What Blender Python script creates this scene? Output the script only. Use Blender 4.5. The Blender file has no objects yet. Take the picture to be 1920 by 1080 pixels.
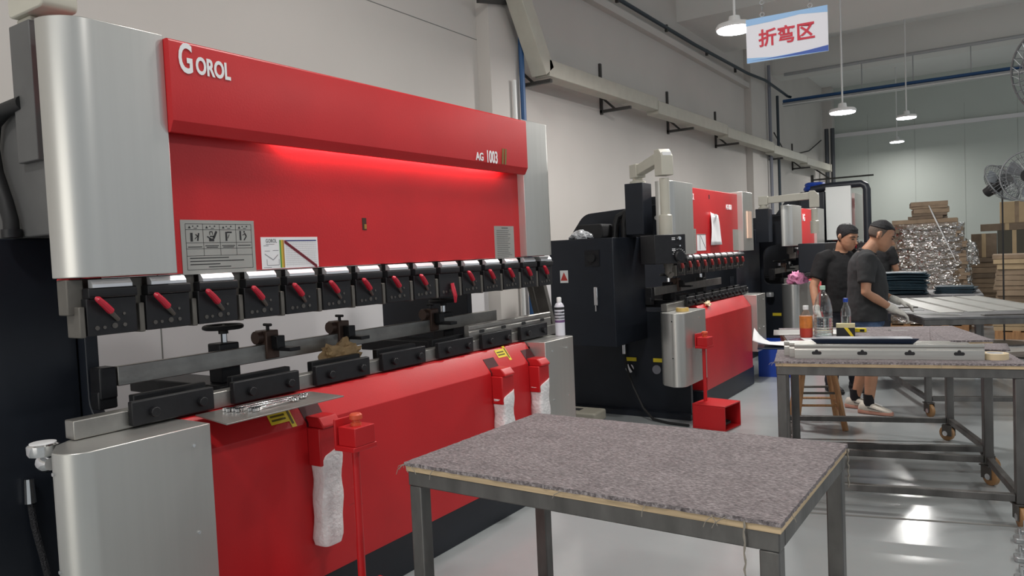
import bpy, bmesh, math, random
from mathutils import Vector, Matrix, noise
random.seed(7)
PI = math.pi
sc = bpy.context.scene
COL = sc.collection

# ------------------------------------------------------------------ camera
YAW, PITCH, ROLL = math.radians(33.55), math.radians(2.54), math.radians(-2.5)
f0 = Vector((-math.sin(YAW), math.cos(YAW), 0)); r0 = Vector((math.cos(YAW), math.sin(YAW), 0)); u0 = Vector((0, 0, 1))
fw = math.cos(PITCH)*f0 - math.sin(PITCH)*u0; u2 = math.sin(PITCH)*f0 + math.cos(PITCH)*u0
rt = math.cos(ROLL)*r0 + math.sin(ROLL)*u2; up = -math.sin(ROLL)*r0 + math.cos(ROLL)*u2
cd = bpy.data.cameras.new('camera'); cam = bpy.data.objects.new('camera', cd); COL.objects.link(cam)
cd.sensor_width = 36.0; cd.lens = 1404/1920*36.0; cd.clip_start = 0.05; cd.clip_end = 200
cam.matrix_world = Matrix(((rt.x, up.x, -fw.x, 0), (rt.y, up.y, -fw.y, 0), (rt.z, up.z, -fw.z, 1.55), (0, 0, 0, 1)))
sc.camera = cam

# ------------------------------------------------------------------ world, lights, exposure
w = bpy.data.worlds.new('world'); sc.world = w; w.use_nodes = True
bg = w.node_tree.nodes['Background']; bg.inputs[0].default_value = (0.86, 0.93, 1.0, 1); bg.inputs[1].default_value = 0.62
sc.view_settings.view_transform = 'Standard'; sc.view_settings.look = 'None'
sc.view_settings.exposure = -0.36; sc.view_settings.gamma = 1.0; sc.view_settings.use_curve_mapping = False

def disk_light(loc, power, size=0.34, color=(1.0, 0.97, 0.93), parent=None):
    l = bpy.data.lights.new('lamp_light', 'AREA'); l.shape = 'DISK'; l.size = size; l.energy = power; l.color = color
    o = bpy.data.objects.new('lamp_light', l); COL.objects.link(o); o.location = loc
    if parent: o.parent = parent
    return o
# added fill light behind the camera, widens the bright bands on the silver covers
dl = bpy.data.lights.new('cover_fill_light', 'AREA'); dl.shape = 'RECTANGLE'; dl.size = 4.5; dl.size_y = 3.6; dl.energy = 150; dl.color = (1.0, 0.95, 0.86)
do = bpy.data.objects.new('cover_fill_light', dl); COL.objects.link(do); do.location = (-1.6, -6.8, 2.0); do.rotation_euler = (math.radians(90), 0, 0)
# the rest of the hall's lamp rows, outside the frame
for p in ((-1.6, 3.4, 4.6), (-1.6, -0.8, 4.6), (2.6, 1.5, 4.6), (2.6, 6.5, 4.6), (2.6, 11.5, 4.6), (2.6, 17, 4.6)):
    disk_light(p, 80, 0.5)

# ------------------------------------------------------------------ materials
MATS = {}
def mat(name, col, rough=0.5, metal=0.0, noise_amt=0.0, noise_scale=8.0, bump=0.0, bump_scale=60.0, stretch=None, emit=None, estr=0.0, trans=0.0, ior=1.45, coat=0.0, rough_var=0.0, alpha=1.0, spec=0.5):
    if name in MATS: return MATS[name]
    m = bpy.data.materials.new(name); m.use_nodes = True; nt = m.node_tree; b = nt.nodes['Principled BSDF']
    b.inputs['Base Color'].default_value = (*col, 1); b.inputs['Roughness'].default_value = rough; b.inputs['Metallic'].default_value = metal
    b.inputs['IOR'].default_value = ior; b.inputs['Specular IOR Level'].default_value = spec
    if coat: b.inputs['Coat Weight'].default_value = coat; b.inputs['Coat Roughness'].default_value = 0.08
    if trans: b.inputs['Transmission Weight'].default_value = trans
    if alpha < 1: b.inputs['Alpha'].default_value = alpha
    if emit: b.inputs['Emission Color'].default_value = (*emit, 1); b.inputs['Emission Strength'].default_value = estr
    tc = nt.nodes.new('ShaderNodeTexCoord')
    mp = nt.nodes.new('ShaderNodeMapping'); nt.links.new(tc.outputs['Object'], mp.inputs['Vector'])
    if stretch: mp.inputs['Scale'].default_value = stretch
    if noise_amt or rough_var:
        n = nt.nodes.new('ShaderNodeTexNoise'); n.inputs['Scale'].default_value = noise_scale; n.inputs['Detail'].default_value = 6
        nt.links.new(mp.outputs['Vector'], n.inputs['Vector'])
        if noise_amt:
            r = nt.nodes.new('ShaderNodeValToRGB')
            r.color_ramp.elements[0].position = 0.3; r.color_ramp.elements[1].position = 0.7
            r.color_ramp.elements[0].color = (*[max(0, c*(1-noise_amt)) for c in col], 1)
            r.color_ramp.elements[1].color = (*[min(1, c*(1+noise_amt)) for c in col], 1)
            nt.links.new(n.outputs['Fac'], r.inputs['Fac']); nt.links.new(r.outputs['Color'], b.inputs['Base Color'])
        if rough_var:
            mr = nt.nodes.new('ShaderNodeMapRange'); mr.inputs['To Min'].default_value = max(0.02, rough-rough_var); mr.inputs['To Max'].default_value = min(1, rough+rough_var)
            nt.links.new(n.outputs['Fac'], mr.inputs['Value']); nt.links.new(mr.outputs['Result'], b.inputs['Roughness'])
    if bump:
        n2 = nt.nodes.new('ShaderNodeTexNoise'); n2.inputs['Scale'].default_value = bump_scale; n2.inputs['Detail'].default_value = 4
        nt.links.new(mp.outputs['Vector'], n2.inputs['Vector'])
        bp = nt.nodes.new('ShaderNodeBump'); bp.inputs['Strength'].default_value = bump; bp.inputs['Distance'].default_value = 0.02
        nt.links.new(n2.outputs['Fac'], bp.inputs['Height']); nt.links.new(bp.outputs['Normal'], b.inputs['Normal'])
    MATS[name] = m
    return m
RED = mat('red_paint', (0.52, 0.014, 0.018), 0.38, noise_amt=0.06, noise_scale=3, bump=0.03, bump_scale=120)
REDP = mat('red_plastic', (0.46, 0.015, 0.035), 0.3)
SILVER = mat('brushed_silver', (0.56, 0.555, 0.53), 0.36, 0.8, noise_amt=0.02, noise_scale=40, stretch=(1, 1, 0.02))
BLACK = mat('black_paint', (0.011, 0.014, 0.021), 0.42, noise_amt=0.12, noise_scale=5)
CHAR = mat('charcoal_paint', (0.10, 0.10, 0.10), 0.5, noise_amt=0.08)
TOOL = mat('black_oxide', (0.010, 0.010, 0.012), 0.45, 0.1, noise_amt=0.2, noise_scale=30)
STEEL = mat('ground_steel', (0.34, 0.33, 0.31), 0.38, 0.85, noise_amt=0.12, noise_scale=12, bump=0.03)
DSTEEL = mat('dark_steel', (0.13, 0.12, 0.11), 0.45, 0.7, noise_amt=0.2, noise_scale=10)
CAST = mat('cast_grey', (0.15, 0.14, 0.125), 0.55, 0.4, noise_amt=0.1)
SHINE = mat('bright_steel', (0.75, 0.76, 0.78), 0.3, 0.6)
CHROME = mat('chrome', (0.75, 0.75, 0.76), 0.12, 1.0)
BROWNC = mat('brown_bronze', (0.11, 0.07, 0.055), 0.45, 0.4, noise_amt=0.15)
YELLOW = mat('yellow_label', (0.80, 0.62, 0.03), 0.5)
INK = mat('black_ink', (0.02, 0.02, 0.022), 0.6)
PLATE = mat('etched_plate', (0.42, 0.41, 0.38), 0.42, 0.55, noise_amt=0.05)
PAPER = mat('white_paper', (0.80, 0.80, 0.81), 0.7, noise_amt=0.03)
LOGO = mat('white_logo', (0.85, 0.85, 0.86), 0.35)
GOLD = mat('bronze_logo', (0.22, 0.15, 0.045), 0.35, 0.5)
FILMW = mat('foam_wrap', (0.78, 0.76, 0.76), 0.35, noise_amt=0.06, noise_scale=40, bump=0.35, bump_scale=55, coat=0.5)
BEIGE = mat('beige_enamel', (0.50, 0.48, 0.41), 0.45, noise_amt=0.04)
RUBBER = mat('black_rubber', (0.012, 0.012, 0.013), 0.6)
WHITEP = mat('white_plastic', (0.78, 0.78, 0.77), 0.4)
FRAME = mat('bare_steel_tube', (0.13, 0.125, 0.12), 0.42, 0.55, noise_amt=0.35, noise_scale=9, stretch=(1, 1, 0.4), bump=0.04)
PLY = mat('plywood_edge', (0.56, 0.42, 0.26), 0.7, noise_amt=0.25, noise_scale=18, stretch=(0.15, 0.15, 6))
WOOD = mat('pine_wood', (0.36, 0.19, 0.085), 0.55, noise_amt=0.25, noise_scale=14, stretch=(4, 4, 0.4))
CARD = mat('cardboard', (0.25, 0.185, 0.125), 0.8, noise_amt=0.2, noise_scale=7)
CARD2 = mat('cardboard_dark', (0.16, 0.12, 0.085), 0.8, noise_amt=0.2, noise_scale=7)
CARD3 = mat('cardboard_light', (0.40, 0.30, 0.18), 0.8, noise_amt=0.1, noise_scale=5)
KRAFT = mat('kraft_paper', (0.36, 0.24, 0.12), 0.75, noise_amt=0.3, noise_scale=14, bump=0.3, bump_scale=30)
PINK = mat('pink_cloth', (0.72, 0.28, 0.46), 0.8, noise_amt=0.15, noise_scale=30)
NAVY = mat('navy_powder', (0.012, 0.022, 0.05), 0.35, noise_amt=0.1)
TEAL = mat('dark_teal_sheet', (0.010, 0.032, 0.048), 0.4, noise_amt=0.3, noise_scale=8)
BLUE = mat('blue_plastic', (0.01, 0.05, 0.33), 0.4)
BLUEP = mat('blue_pipe', (0.03, 0.10, 0.25), 0.45)
STRIP = mat('grey_strip', (0.42, 0.42, 0.40), 0.4, 0.3, noise_amt=0.1)
WHEEL = mat('tan_wheel', (0.34, 0.19, 0.085), 0.45, noise_amt=0.15)
def glass_like(name, col, rough=0.03, gmin=0.06, bs=0.25, ns=25, dist=0.01, st=(1, 1, 1)):
    m = bpy.data.materials.new(name); m.use_nodes = True; nt = m.node_tree; nt.nodes.clear()
    out = nt.nodes.new('ShaderNodeOutputMaterial'); mx = nt.nodes.new('ShaderNodeMixShader')
    t = nt.nodes.new('ShaderNodeBsdfTransparent'); t.inputs[0].default_value = (*col, 1)
    g = nt.nodes.new('ShaderNodeBsdfGlossy'); g.inputs['Roughness'].default_value = rough
    lw = nt.nodes.new('ShaderNodeLayerWeight'); lw.inputs['Blend'].default_value = 0.35
    mr = nt.nodes.new('ShaderNodeMapRange'); mr.inputs['To Min'].default_value = gmin; mr.inputs['To Max'].default_value = 0.8
    nt.links.new(lw.outputs['Facing'], mr.inputs['Value']); nt.links.new(mr.outputs['Result'], mx.inputs[0])
    nt.links.new(t.outputs[0], mx.inputs[1]); nt.links.new(g.outputs[0], mx.inputs[2]); nt.links.new(mx.outputs[0], out.inputs[0])
    tc = nt.nodes.new('ShaderNodeTexCoord'); n = nt.nodes.new('ShaderNodeTexNoise'); n.inputs['Scale'].default_value = ns
    bp = nt.nodes.new('ShaderNodeBump'); bp.inputs['Strength'].default_value = bs; bp.inputs['Distance'].default_value = dist
    mp = nt.nodes.new('ShaderNodeMapping'); mp.inputs['Scale'].default_value = st; nt.links.new(tc.outputs['Object'], mp.inputs['Vector']); nt.links.new(mp.outputs['Vector'], n.inputs['Vector']); nt.links.new(n.outputs['Fac'], bp.inputs['Height']); nt.links.new(bp.outputs['Normal'], g.inputs['Normal'])
    return m
CLEAR = glass_like('clear_plastic', (0.92, 0.95, 0.95))
STRETCH = glass_like('stretch_film', (0.93, 0.93, 0.92), 0.13, 0.40, 1.0, 8, 0.10, (1, 1, 1.9))
def carpet_mat():
    m = bpy.data.materials.new('grey_carpet'); m.use_nodes = True; nt = m.node_tree; b = nt.nodes['Principled BSDF']
    b.inputs['Roughness'].default_value = 0.95; b.inputs['Specular IOR Level'].default_value = 0.1
    tc = nt.nodes.new('ShaderNodeTexCoord'); mp = nt.nodes.new('ShaderNodeMapping'); mp.inputs['Scale'].default_value = (75, 330, 90)
    nt.links.new(tc.outputs['Object'], mp.inputs['Vector'])
    n = nt.nodes.new('ShaderNodeTexNoise'); n.inputs['Scale'].default_value = 1.0; n.inputs['Detail'].default_value = 5; n.inputs['Roughness'].default_value = 0.7
    nt.links.new(mp.outputs['Vector'], n.inputs['Vector'])
    n3 = nt.nodes.new('ShaderNodeTexNoise'); n3.inputs['Scale'].default_value = 7; nt.links.new(tc.outputs['Object'], n3.inputs['Vector'])
    ad = nt.nodes.new('ShaderNodeMath'); ad.operation = 'MULTIPLY_ADD'; ad.inputs[1].default_value = 0.10; nt.links.new(n3.outputs['Fac'], ad.inputs[0]); nt.links.new(n.outputs['Fac'], ad.inputs[2])
    r = nt.nodes.new('ShaderNodeValToRGB'); e = r.color_ramp.elements
    e[0].position = 0.36; e[0].color = (0.075, 0.065, 0.069, 1); e[1].position = 0.76; e[1].color = (0.52, 0.47, 0.475, 1)
    r.color_ramp.elements.new(0.54).color = (0.21, 0.185, 0.19, 1)
    nt.links.new(ad.outputs[0], r.inputs['Fac']); nt.links.new(r.outputs['Color'], b.inputs['Base Color'])
    bp = nt.nodes.new('ShaderNodeBump'); bp.inputs['Strength'].default_value = 0.5; bp.inputs['Distance'].default_value = 0.004
    nt.links.new(n.outputs['Fac'], bp.inputs['Height']); nt.links.new(bp.outputs['Normal'], b.inputs['Normal'])
    return m
CARPET = carpet_mat()

# ------------------------------------------------------------------ mesh helpers
class MB:
    def __init__(s): s.v = []; s.f = []
    def add(s, vs, fs):
        o = len(s.v); s.v += [tuple(v) for v in vs]; s.f += [tuple(i+o for i in f) for f in fs]; return s
    def box(s, x0, x1, y0, y1, z0, z1):
        return s.add([(x0,y0,z0),(x1,y0,z0),(x1,y1,z0),(x0,y1,z0),(x0,y0,z1),(x1,y0,z1),(x1,y1,z1),(x0,y1,z1)],
                     [(0,3,2,1),(4,5,6,7),(0,1,5,4),(1,2,6,5),(2,3,7,6),(3,0,4,7)])
    def prism(s, poly, axis, a, b):
        n = len(poly)
        def P(p, t): return {'x': (t, p[0], p[1]), 'y': (p[0], t, p[1]), 'z': (p[0], p[1], t)}[axis]
        vs = [P(p, a) for p in poly] + [P(p, b) for p in poly]
        ar = sum(poly[i][0]*poly[(i+1) % n][1]-poly[(i+1) % n][0]*poly[i][1] for i in range(n))
        flip = (ar < 0) ^ (axis == 'y') ^ (b < a)
        fs = [tuple(range(n-1, -1, -1)), tuple(range(n, 2*n))] + [(i, (i+1) % n, (i+1) % n+n, i+n) for i in range(n)]
        if flip: fs = [tuple(reversed(f)) for f in fs]
        return s.add(vs, fs)
    def loft(s, rings, cap=True):
        n = len(rings[0]); vs = [p for r in rings for p in r]; fs = []
        for k in range(len(rings)-1):
            for i in range(n):
                j = (i+1) % n; fs.append((k*n+i, k*n+j, (k+1)*n+j, (k+1)*n+i))
        if cap: fs.append(tuple(range(n-1, -1, -1))); fs.append(tuple((len(rings)-1)*n+i for i in range(n)))
        return s.add(vs, fs)
    def tube(s, pts, r, n=10, cap=True, flat=1.0):
        pts = [Vector(p) for p in pts]; rs = r if isinstance(r, (list, tuple)) else [r]*len(pts)
        rings = []; ref = None
        for i, p in enumerate(pts):
            t = (pts[min(i+1, len(pts)-1)]-pts[max(i-1, 0)]).normalized()
            if ref is None: ref = Vector((0, 0, 1)) if abs(t.z) < 0.9 else Vector((1, 0, 0))
            a = t.cross(ref)
            if a.length < 1e-4: a = t.orthogonal()
            a.normalize(); b = a.cross(t).normalized(); ref = b
            rings.append([tuple(p+(math.cos(2*PI*k/n)*a+math.sin(2*PI*k/n)*b*flat)*rs[i]) for k in range(n)])
        # orientation: outward
        s.loft([list(reversed(q)) for q in rings], cap)
        return s
    def cyl(s, p0, p1, r, n=14, r2=None): return s.tube([p0, p1], [r, r if r2 is None else r2], n)
    def lathe(s, prof, c=(0, 0, 0), n=20, axis='z'):
        rings = []
        for r, h in prof:
            q = []
            for k in range(n):
                a = 2*PI*k/n; x, y = r*math.cos(a), r*math.sin(a)
                q.append({'z': (c[0]+x, c[1]+y, c[2]+h), 'x': (c[0]+h, c[1]+x, c[2]+y), 'y': (c[0]+y, c[1]+h, c[2]+x)}[axis])
            rings.append(q)
        return s.loft(rings)
    def torus(s, c, R, r, axis='z', n=28, m=8, arc=2*PI):
        pts = []
        closed = arc > 6.2
        for k in range(n+1):
            a = arc*k/n; x, y = R*math.cos(a), R*math.sin(a)
            pts.append({'z': (c[0]+x, c[1]+y, c[2]), 'x': (c[0], c[1]+x, c[2]+y), 'y': (c[0]+x, c[1], c[2]+y)}[axis])
        rings = []
        ax = {'z': Vector((0,0,1)), 'x': Vector((1,0,0)), 'y': Vector((0,1,0))}[axis]
        for k in range(n+1):
            p = Vector(pts[k]); o = (p-Vector(c)).normalized()
            rings.append([tuple(p+r*(math.cos(2*PI*i/m)*o+math.sin(2*PI*i/m)*ax)) for i in range(m)])
        return s.loft(rings, cap=not closed)
    def quad(s, x, y0, y1, z0, z1): return s.add([(x,y0,z0),(x,y1,z0),(x,y1,z1),(x,y0,z1)], [(0,1,2,3)])
    def line(s, x, y0, z0, y1, z1, wd=0.002):
        d = Vector((y1-y0, z1-z0)); n = Vector((-d.y, d.x)); n = n.normalized()*wd/2
        return s.add([(x,y0-n.x,z0-n.y),(x,y1-n.x,z1-n.y),(x,y1+n.x,z1+n.y),(x,y0+n.x,z0+n.y)], [(0,1,2,3)])
    def build(s, name, m, parent=None, bevel=0.0, smooth=35, loc=None, rot=None, seg=2):
        me = bpy.data.meshes.new(name); me.from_pydata(s.v, [], s.f); me.update()
        bm = bmesh.new(); bm.from_mesh(me); bmesh.ops.recalc_face_normals(bm, faces=bm.faces); bm.to_mesh(me); bm.free()
        me.materials.append(m)
        o = bpy.data.objects.new(name, me); COL.objects.link(o)
        for p in me.polygons: p.use_smooth = True
        me.set_sharp_from_angle(angle=math.radians(smooth))
        if parent: o.parent = parent
        if loc: o.location = loc
        if rot: o.rotation_euler = rot
        if bevel:
            b = o.modifiers.new('bevel', 'BEVEL'); b.width = bevel; b.segments = seg; b.limit_method = 'ANGLE'; b.angle_limit = math.radians(40)
        return o
def rounded(poly, rads, n=6):
    out = []; N = len(poly)
    for i, p in enumerate(poly):
        r = rads[i] if isinstance(rads, (list, tuple)) else rads
        if r <= 0: out.append(p); continue
        P = Vector(p); a = (Vector(poly[i-1])-P).normalized(); b = (Vector(poly[(i+1) % N])-P).normalized()
        h = a.angle(b)/2; d = r/math.tan(h); c = P+(a+b).normalized()*(r/math.sin(h))
        s0 = P+a*d-c; s1 = P+b*d-c; a0 = math.atan2(s0.y, s0.x); a1 = math.atan2(s1.y, s1.x); da = (a1-a0+PI) % (2*PI)-PI
        out += [(c.x+r*math.cos(a0+da*k/n), c.y+r*math.sin(a0+da*k/n)) for k in range(n+1)]
    return out
def tag(o, label, cat, group=None):
    o['label'] = label; o['category'] = cat
    if group: o['group'] = group
    return o
def thing(name, label, cat, loc=(0, 0, 0), rotz=0.0, group=None):
    o = bpy.data.objects.new(name, None); COL.objects.link(o); o.location = loc; o.rotation_euler = (0, 0, rotz); o.empty_display_size = 0.1
    return tag(o, label, cat, group)
def struct(name, mb, m, **k):
    o = mb.build(name, m, **k)
    if not k.get('parent'): o['kind'] = 'structure'
    return o
def copy_tree(o, parent=None):
    c = o.copy(); COL.objects.link(c); c.parent = parent
    for ch in list(o.children): copy_tree(ch, c)
    return c
TXT = {}
def text_prebuild(body, bold, shear):
    cu = bpy.data.curves.new('lettering', 'FONT'); cu.body = body; cu.size = 1.0; cu.offset = bold; cu.extrude = 0.01; cu.resolution_u = 4; cu.shear = shear
    to = bpy.data.objects.new('lettering', cu); COL.objects.link(to); bpy.context.view_layer.update()
    TXT[(body, bold, shear)] = bpy.data.meshes.new_from_object(to.evaluated_get(bpy.context.evaluated_depsgraph_get()))
    bpy.data.objects.remove(to); bpy.data.curves.remove(cu)
for k_ in (('折弯区', 0.022, 0), ('G', 0.02, 0), ('OROL', 0.032, 0), ('AG', 0.024, 0), ('1003', 0.02, 0), ('II', 0.032, 0.15), ('GOROL', 0.0, 0), ('AG 6020', 0.02, 0)): text_prebuild(*k_)
def text_mesh(body, size, name, m, parent, loc, sx=1.0, axis='x', extrude=0.001):
    key = [k for k in TXT if k[0] == body][0]; me = TXT[key].copy()
    for v in me.vertices:
        x, y, z = v.co; x *= sx*size; y *= size; z *= extrude*100
        v.co = {'x': (z, x, y), 'y': (x, -z, y)}[axis]
    me.materials.clear(); me.materials.append(m)
    o = bpy.data.objects.new(name, me); COL.objects.link(o); o.parent = parent; o.location = loc
    return o

# ------------------------------------------------------------------ the hall
def floor_mat():
    m = bpy.data.materials.new('epoxy_floor'); m.use_nodes = True; nt = m.node_tree; b = nt.nodes['Principled BSDF']
    tc = nt.nodes.new('ShaderNodeTexCoord'); n = nt.nodes.new('ShaderNodeTexNoise'); n.inputs['Scale'].default_value = 0.9; n.inputs['Detail'].default_value = 8
    nt.links.new(tc.outputs['Object'], n.inputs['Vector'])
    r = nt.nodes.new('ShaderNodeValToRGB'); r.color_ramp.elements[0].position = 0.3; r.color_ramp.elements[1].position = 0.7
    r.color_ramp.elements[0].color = (0.33, 0.355, 0.36, 1); r.color_ramp.elements[1].color = (0.40, 0.425, 0.43, 1)
    nt.links.new(n.outputs['Fac'], r.inputs['Fac']); nt.links.new(r.outputs['Color'], b.inputs['Base Color'])
    mr = nt.nodes.new('ShaderNodeMapRange'); mr.inputs['To Min'].default_value = 0.08; mr.inputs['To Max'].default_value = 0.24
    nt.links.new(n.outputs['Fac'], mr.inputs['Value']); nt.links.new(mr.outputs['Result'], b.inputs['Roughness'])
    n2 = nt.nodes.new('ShaderNodeTexNoise'); n2.inputs['Scale'].default_value = 14; nt.links.new(tc.outputs['Object'], n2.inputs['Vector'])
    bp = nt.nodes.new('ShaderNodeBump'); bp.inputs['Strength'].default_value = 0.04; bp.inputs['Distance'].default_value = 0.01
    nt.links.new(n2.outputs['Fac'], bp.inputs['Height']); nt.links.new(bp.outputs['Normal'], b.inputs['Normal'])
    return m
WALLP = mat('wall_paint', (0.62, 0.585, 0.55), 0.75, noise_amt=0.04, noise_scale=0.8, bump=0.02)
WALLW = mat('white_wainscot', (0.78, 0.76, 0.77), 0.6, noise_amt=0.02, noise_scale=1.5)
PANEL = mat('sandwich_panel', (0.54, 0.58, 0.54), 0.5, noise_amt=0.03, noise_scale=0.7)
CEIL = mat('ceiling_paint', (0.82, 0.82, 0.80), 0.8, noise_amt=0.03, noise_scale=0.6)
BEAM = mat('beam_paint', (0.76, 0.75, 0.72), 0.8, noise_amt=0.03, noise_scale=0.6)
SEAM = mat('seam_grey', (0.22, 0.22, 0.21), 0.8)
WX, BY = -4.3, 23.0
fl = struct('floor', MB().box(WX-0.2, 9, -7, BY+0.2, -0.1, 0), floor_mat())
struct('floor_joint', MB().add([(-2.2, 4.10, 0.0012), (0.9, 4.90, 0.0012), (0.9, 4.925, 0.0012), (-2.2, 4.125, 0.0012)], [(0, 1, 2, 3)]), SEAM, parent=fl)
wl = struct('wall_left', MB().box(WX-0.2, WX, -7, BY+0.2, 1.655, 5.9), WALLP)
struct('wainscot', MB().box(WX-0.2, WX+0.004, -7, BY+0.2, 0, 1.65), WALLW, parent=wl)
for y in (2.6, 6.9, 9.2, 11.5, 13.8, 18.4, 20.7): struct('panel_seam', MB().box(WX-0.01, WX+0.006, y-0.004, y+0.004, 0.05, 1.65), SEAM, parent=wl)
struct('panel_seam', MB().box(WX, WX+0.003, -7, 6.05, 3.658, 3.664), SEAM, parent=wl)
wb = struct('wall_back', MB().box(WX, 9, BY, BY+0.2, 0, 5.9), PANEL)
for k in range(11): struct('panel_seam', MB().box(WX+1.1+k*1.15, WX+1.112+k*1.15, BY-0.004, BY, 0, 5.0), mat('soft_seam', (0.42, 0.45, 0.42), 0.7), parent=wb)
struct('panel_rail', MB().box(WX, 9, BY-0.1, BY, 4.45, 4.55), WALLW, parent=wb)
struct('ceiling', MB().box(WX-0.2, 9, -7, BY+0.2, 5.85, 6.0), CEIL)
struct('trim_1', MB().box(WX, 9, 11.5, 13.9, 5.09, 5.85), BEAM)
struct('trim_2', MB().box(WX, 9, 17.24, 18.0, 5.25, 5.85), BEAM)
struct('trim_3', MB().box(WX, 9, 3.0, 4.0, 5.09, 5.85), BEAM)
pl1 = struct('trim_4', MB().box(WX, WX+0.15, 6.05, 6.62, 0, 5.85), WALLP)
pl2 = struct('trim_5', MB().box(WX, WX+0.13, 15.1, 16.5, 0, 5.85), WALLP)
struct('trim_6', MB().box(WX, WX+0.25, BY-0.35, BY, 0, 5.85), WALLP)
struct('trim_7', MB().box(WX, WX+0.1, 6.62, 15.1, 4.62, 4.72), WALLP)

# cable trunking on the wall
TR = mat('trunking_cream', (0.52, 0.50, 0.43), 0.5, noise_amt=0.05)
t = thing('cable_trunking', 'long cream cable trunking running along the left wall on brackets', 'trunking', (WX, 6.6, 3.3))
def rel(o, p): return (p[0]-o.location.x, p[1]-o.location.y, p[2]-o.location.z)
def wbar(mb, p0, p1, wx, wz):
    p0, p1 = Vector(p0), Vector(p1)
    mb.add([p0+Vector((0, 0, 0)), p0+Vector((wx, 0, 0)), p0+Vector((wx, 0, wz)), p0+Vector((0, 0, wz)), p1+Vector((0, 0, 0)), p1+Vector((wx, 0, 0)), p1+Vector((wx, 0, wz)), p1+Vector((0, 0, wz))],
           [(0, 1, 2, 3), (4, 7, 6, 5), (0, 4, 5, 1), (1, 5, 6, 2), (2, 6, 7, 3), (3, 7, 4, 0)])
    return mb
ys = [6.72, 9.6, 12.6, 15.6, 18.6, 21.4]
for a, b in zip(ys[:-1], ys[1:]):
    wbar(MB(), rel(t, (-4.06, a+0.01, 3.36)), rel(t, (-4.06, b-0.01, 3.40)), 0.18, 0.17).build('trunking_length', TR, t, bevel=0.006)
m_ = MB(); p0, p1 = Vector(rel(t, (-4.06, 6.22, 4.05))), Vector(rel(t, (-4.06, 6.66, 3.36)))
m_.add([p0, p0+Vector((.18,0,0)), p0+Vector((.18,.18,.05)), p0+Vector((0,.18,.05)), p1, p1+Vector((.18,0,0)), p1+Vector((.18,.16,.1)), p1+Vector((0,.16,.1))],
       [(0,1,2,3),(4,7,6,5),(0,4,5,1),(1,5,6,2),(2,6,7,3),(3,7,4,0)])
m_.build('trunking_riser', TR, t, bevel=0.006)
MB().box(0.23, 0.43, 14.8, 14.9, 0.09, 0.28).build('end_cap', TR, t)
BR = mat('bracket_black', (0.05, 0.048, 0.045), 0.5)
for i, y in enumerate((6.75, 8.7, 10.95, 13.2, 16.3, 18.9)):
    lab = ['black angle bracket under the bend of the cable trunking', 'black wall bracket nearest the bend carrying the cream trunking', 'second black wall bracket past the trunking bend', 'third black wall bracket past the trunking bend', 'black trunking bracket beside the far pilaster', 'farthest black trunking bracket near the hall corner'][i]
    b = thing('wall_bracket', lab, 'bracket', (WX, y, 3.30), group='black brackets under the cable trunking')
    if i != 0: MB().box(0.0, 0.03, -0.02, 0.02, -0.02, 0.62).build('upright', BR, b)
    MB().box(0.0, 0.42, -0.02, 0.02, 0.0, 0.035).build('arm', BR, b)
    MB().tube([(0.02, 0, 0.2), (0.2, 0, 0.03)], 0.015, 6).build('brace', BR, b)
b = thing('wall_bracket', 'black flat bar fixed to the top of the trunking riser', 'bracket', (WX+0.16, 5.85, 3.93), group='black brackets under the cable trunking')
MB().add([(0, 0, 0), (.04, 0, 0), (.04, .55, .12), (0, .55, .12), (0, 0, .05), (.04, 0, .05), (.04, .55, .17), (0, .55, .17)], [(0,1,2,3),(4,5,6,7),(0,1,5,4),(1,2,6,5),(2,3,7,6),(3,0,4,7)]).build('arm', BR, b)
# pipes
def pipe(name, pts, r, m, label, cat='pipe', clips=()):
    o = MB().tube(pts, r, 8).build(name, m); tag(o, label, cat)
    for c in clips: MB().box(c[0]-0.02, c[0]+0.02, c[1]-0.02, c[1]+0.02, c[2]-0.05, c[2]+0.05).build('pipe_clip', BR, o)
    return o
DKP = mat('dark_pipe', (0.03, 0.045, 0.06), 0.4)
pipe('air_pipe', [(-4.2, 6.0, 4.82), (-4.2, 12, 4.83), (-4.12, 14.7, 4.83), (-4.02, 15.6, 4.83), (-4.02, 17.1, 4.80), (-4.0, 17.35, 4.77), (-3.92, 17.35, 4.74)], 0.028, DKP, 'dark air pipe running high along the left wall towards the corner', clips=[(-4.2, y, 4.82) for y in (7.4, 9.1, 10.8, 12.6, 14.2)])
pipe('drop_pipe', [(-4.10, 16.85, 4.72), (-4.10, 16.85, 0.0)], 0.03, DKP, 'dark vertical drop pipe on the far pilaster')
GALV = mat('galvanised_pipe', (0.42, 0.43, 0.44), 0.4, 0.5)
pipe('conduit', [(-4.10, 16.2, 5.25), (-4.10, 16.2, 0.0)], 0.035, mat('violet_conduit', (0.22, 0.23, 0.27), 0.5), 'grey vertical conduit beside the dark drop pipe')
pipe('blue_riser', [(-4.10, 6.54, 5.85), (-4.10, 6.54, 0.0)], 0.028, BLUEP, 'blue riser pipe on the near pilaster behind the red press brake')
pipe('white_riser', [(-4.11, 6.40, 3.30), (-4.11, 6.40, 0.0)], 0.022, WHITEP, 'thin white riser pipe beside the blue riser pipe')
for i, x in enumerate((-4.08, -3.93)):
    pipe('corner_pipe', [(x, 22.0, 4.6), (x, 22.0, 0.0)], 0.055, mat('corner_pipe', (0.07, 0.075, 0.085), 0.5), ['left one of the two dark vertical pipes in the hall corner', 'right one of the two dark vertical pipes in the hall corner'][i])
xt = thing('cross_tray', 'steel cable tray with blue pipe crossing the hall below the ceiling', 'cable tray', (-4.1, 17.35, 4.6))
MB().box(0, 9, -0.06, 0.06, -0.04, 0.03).build('tray', GALV, xt)
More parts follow.
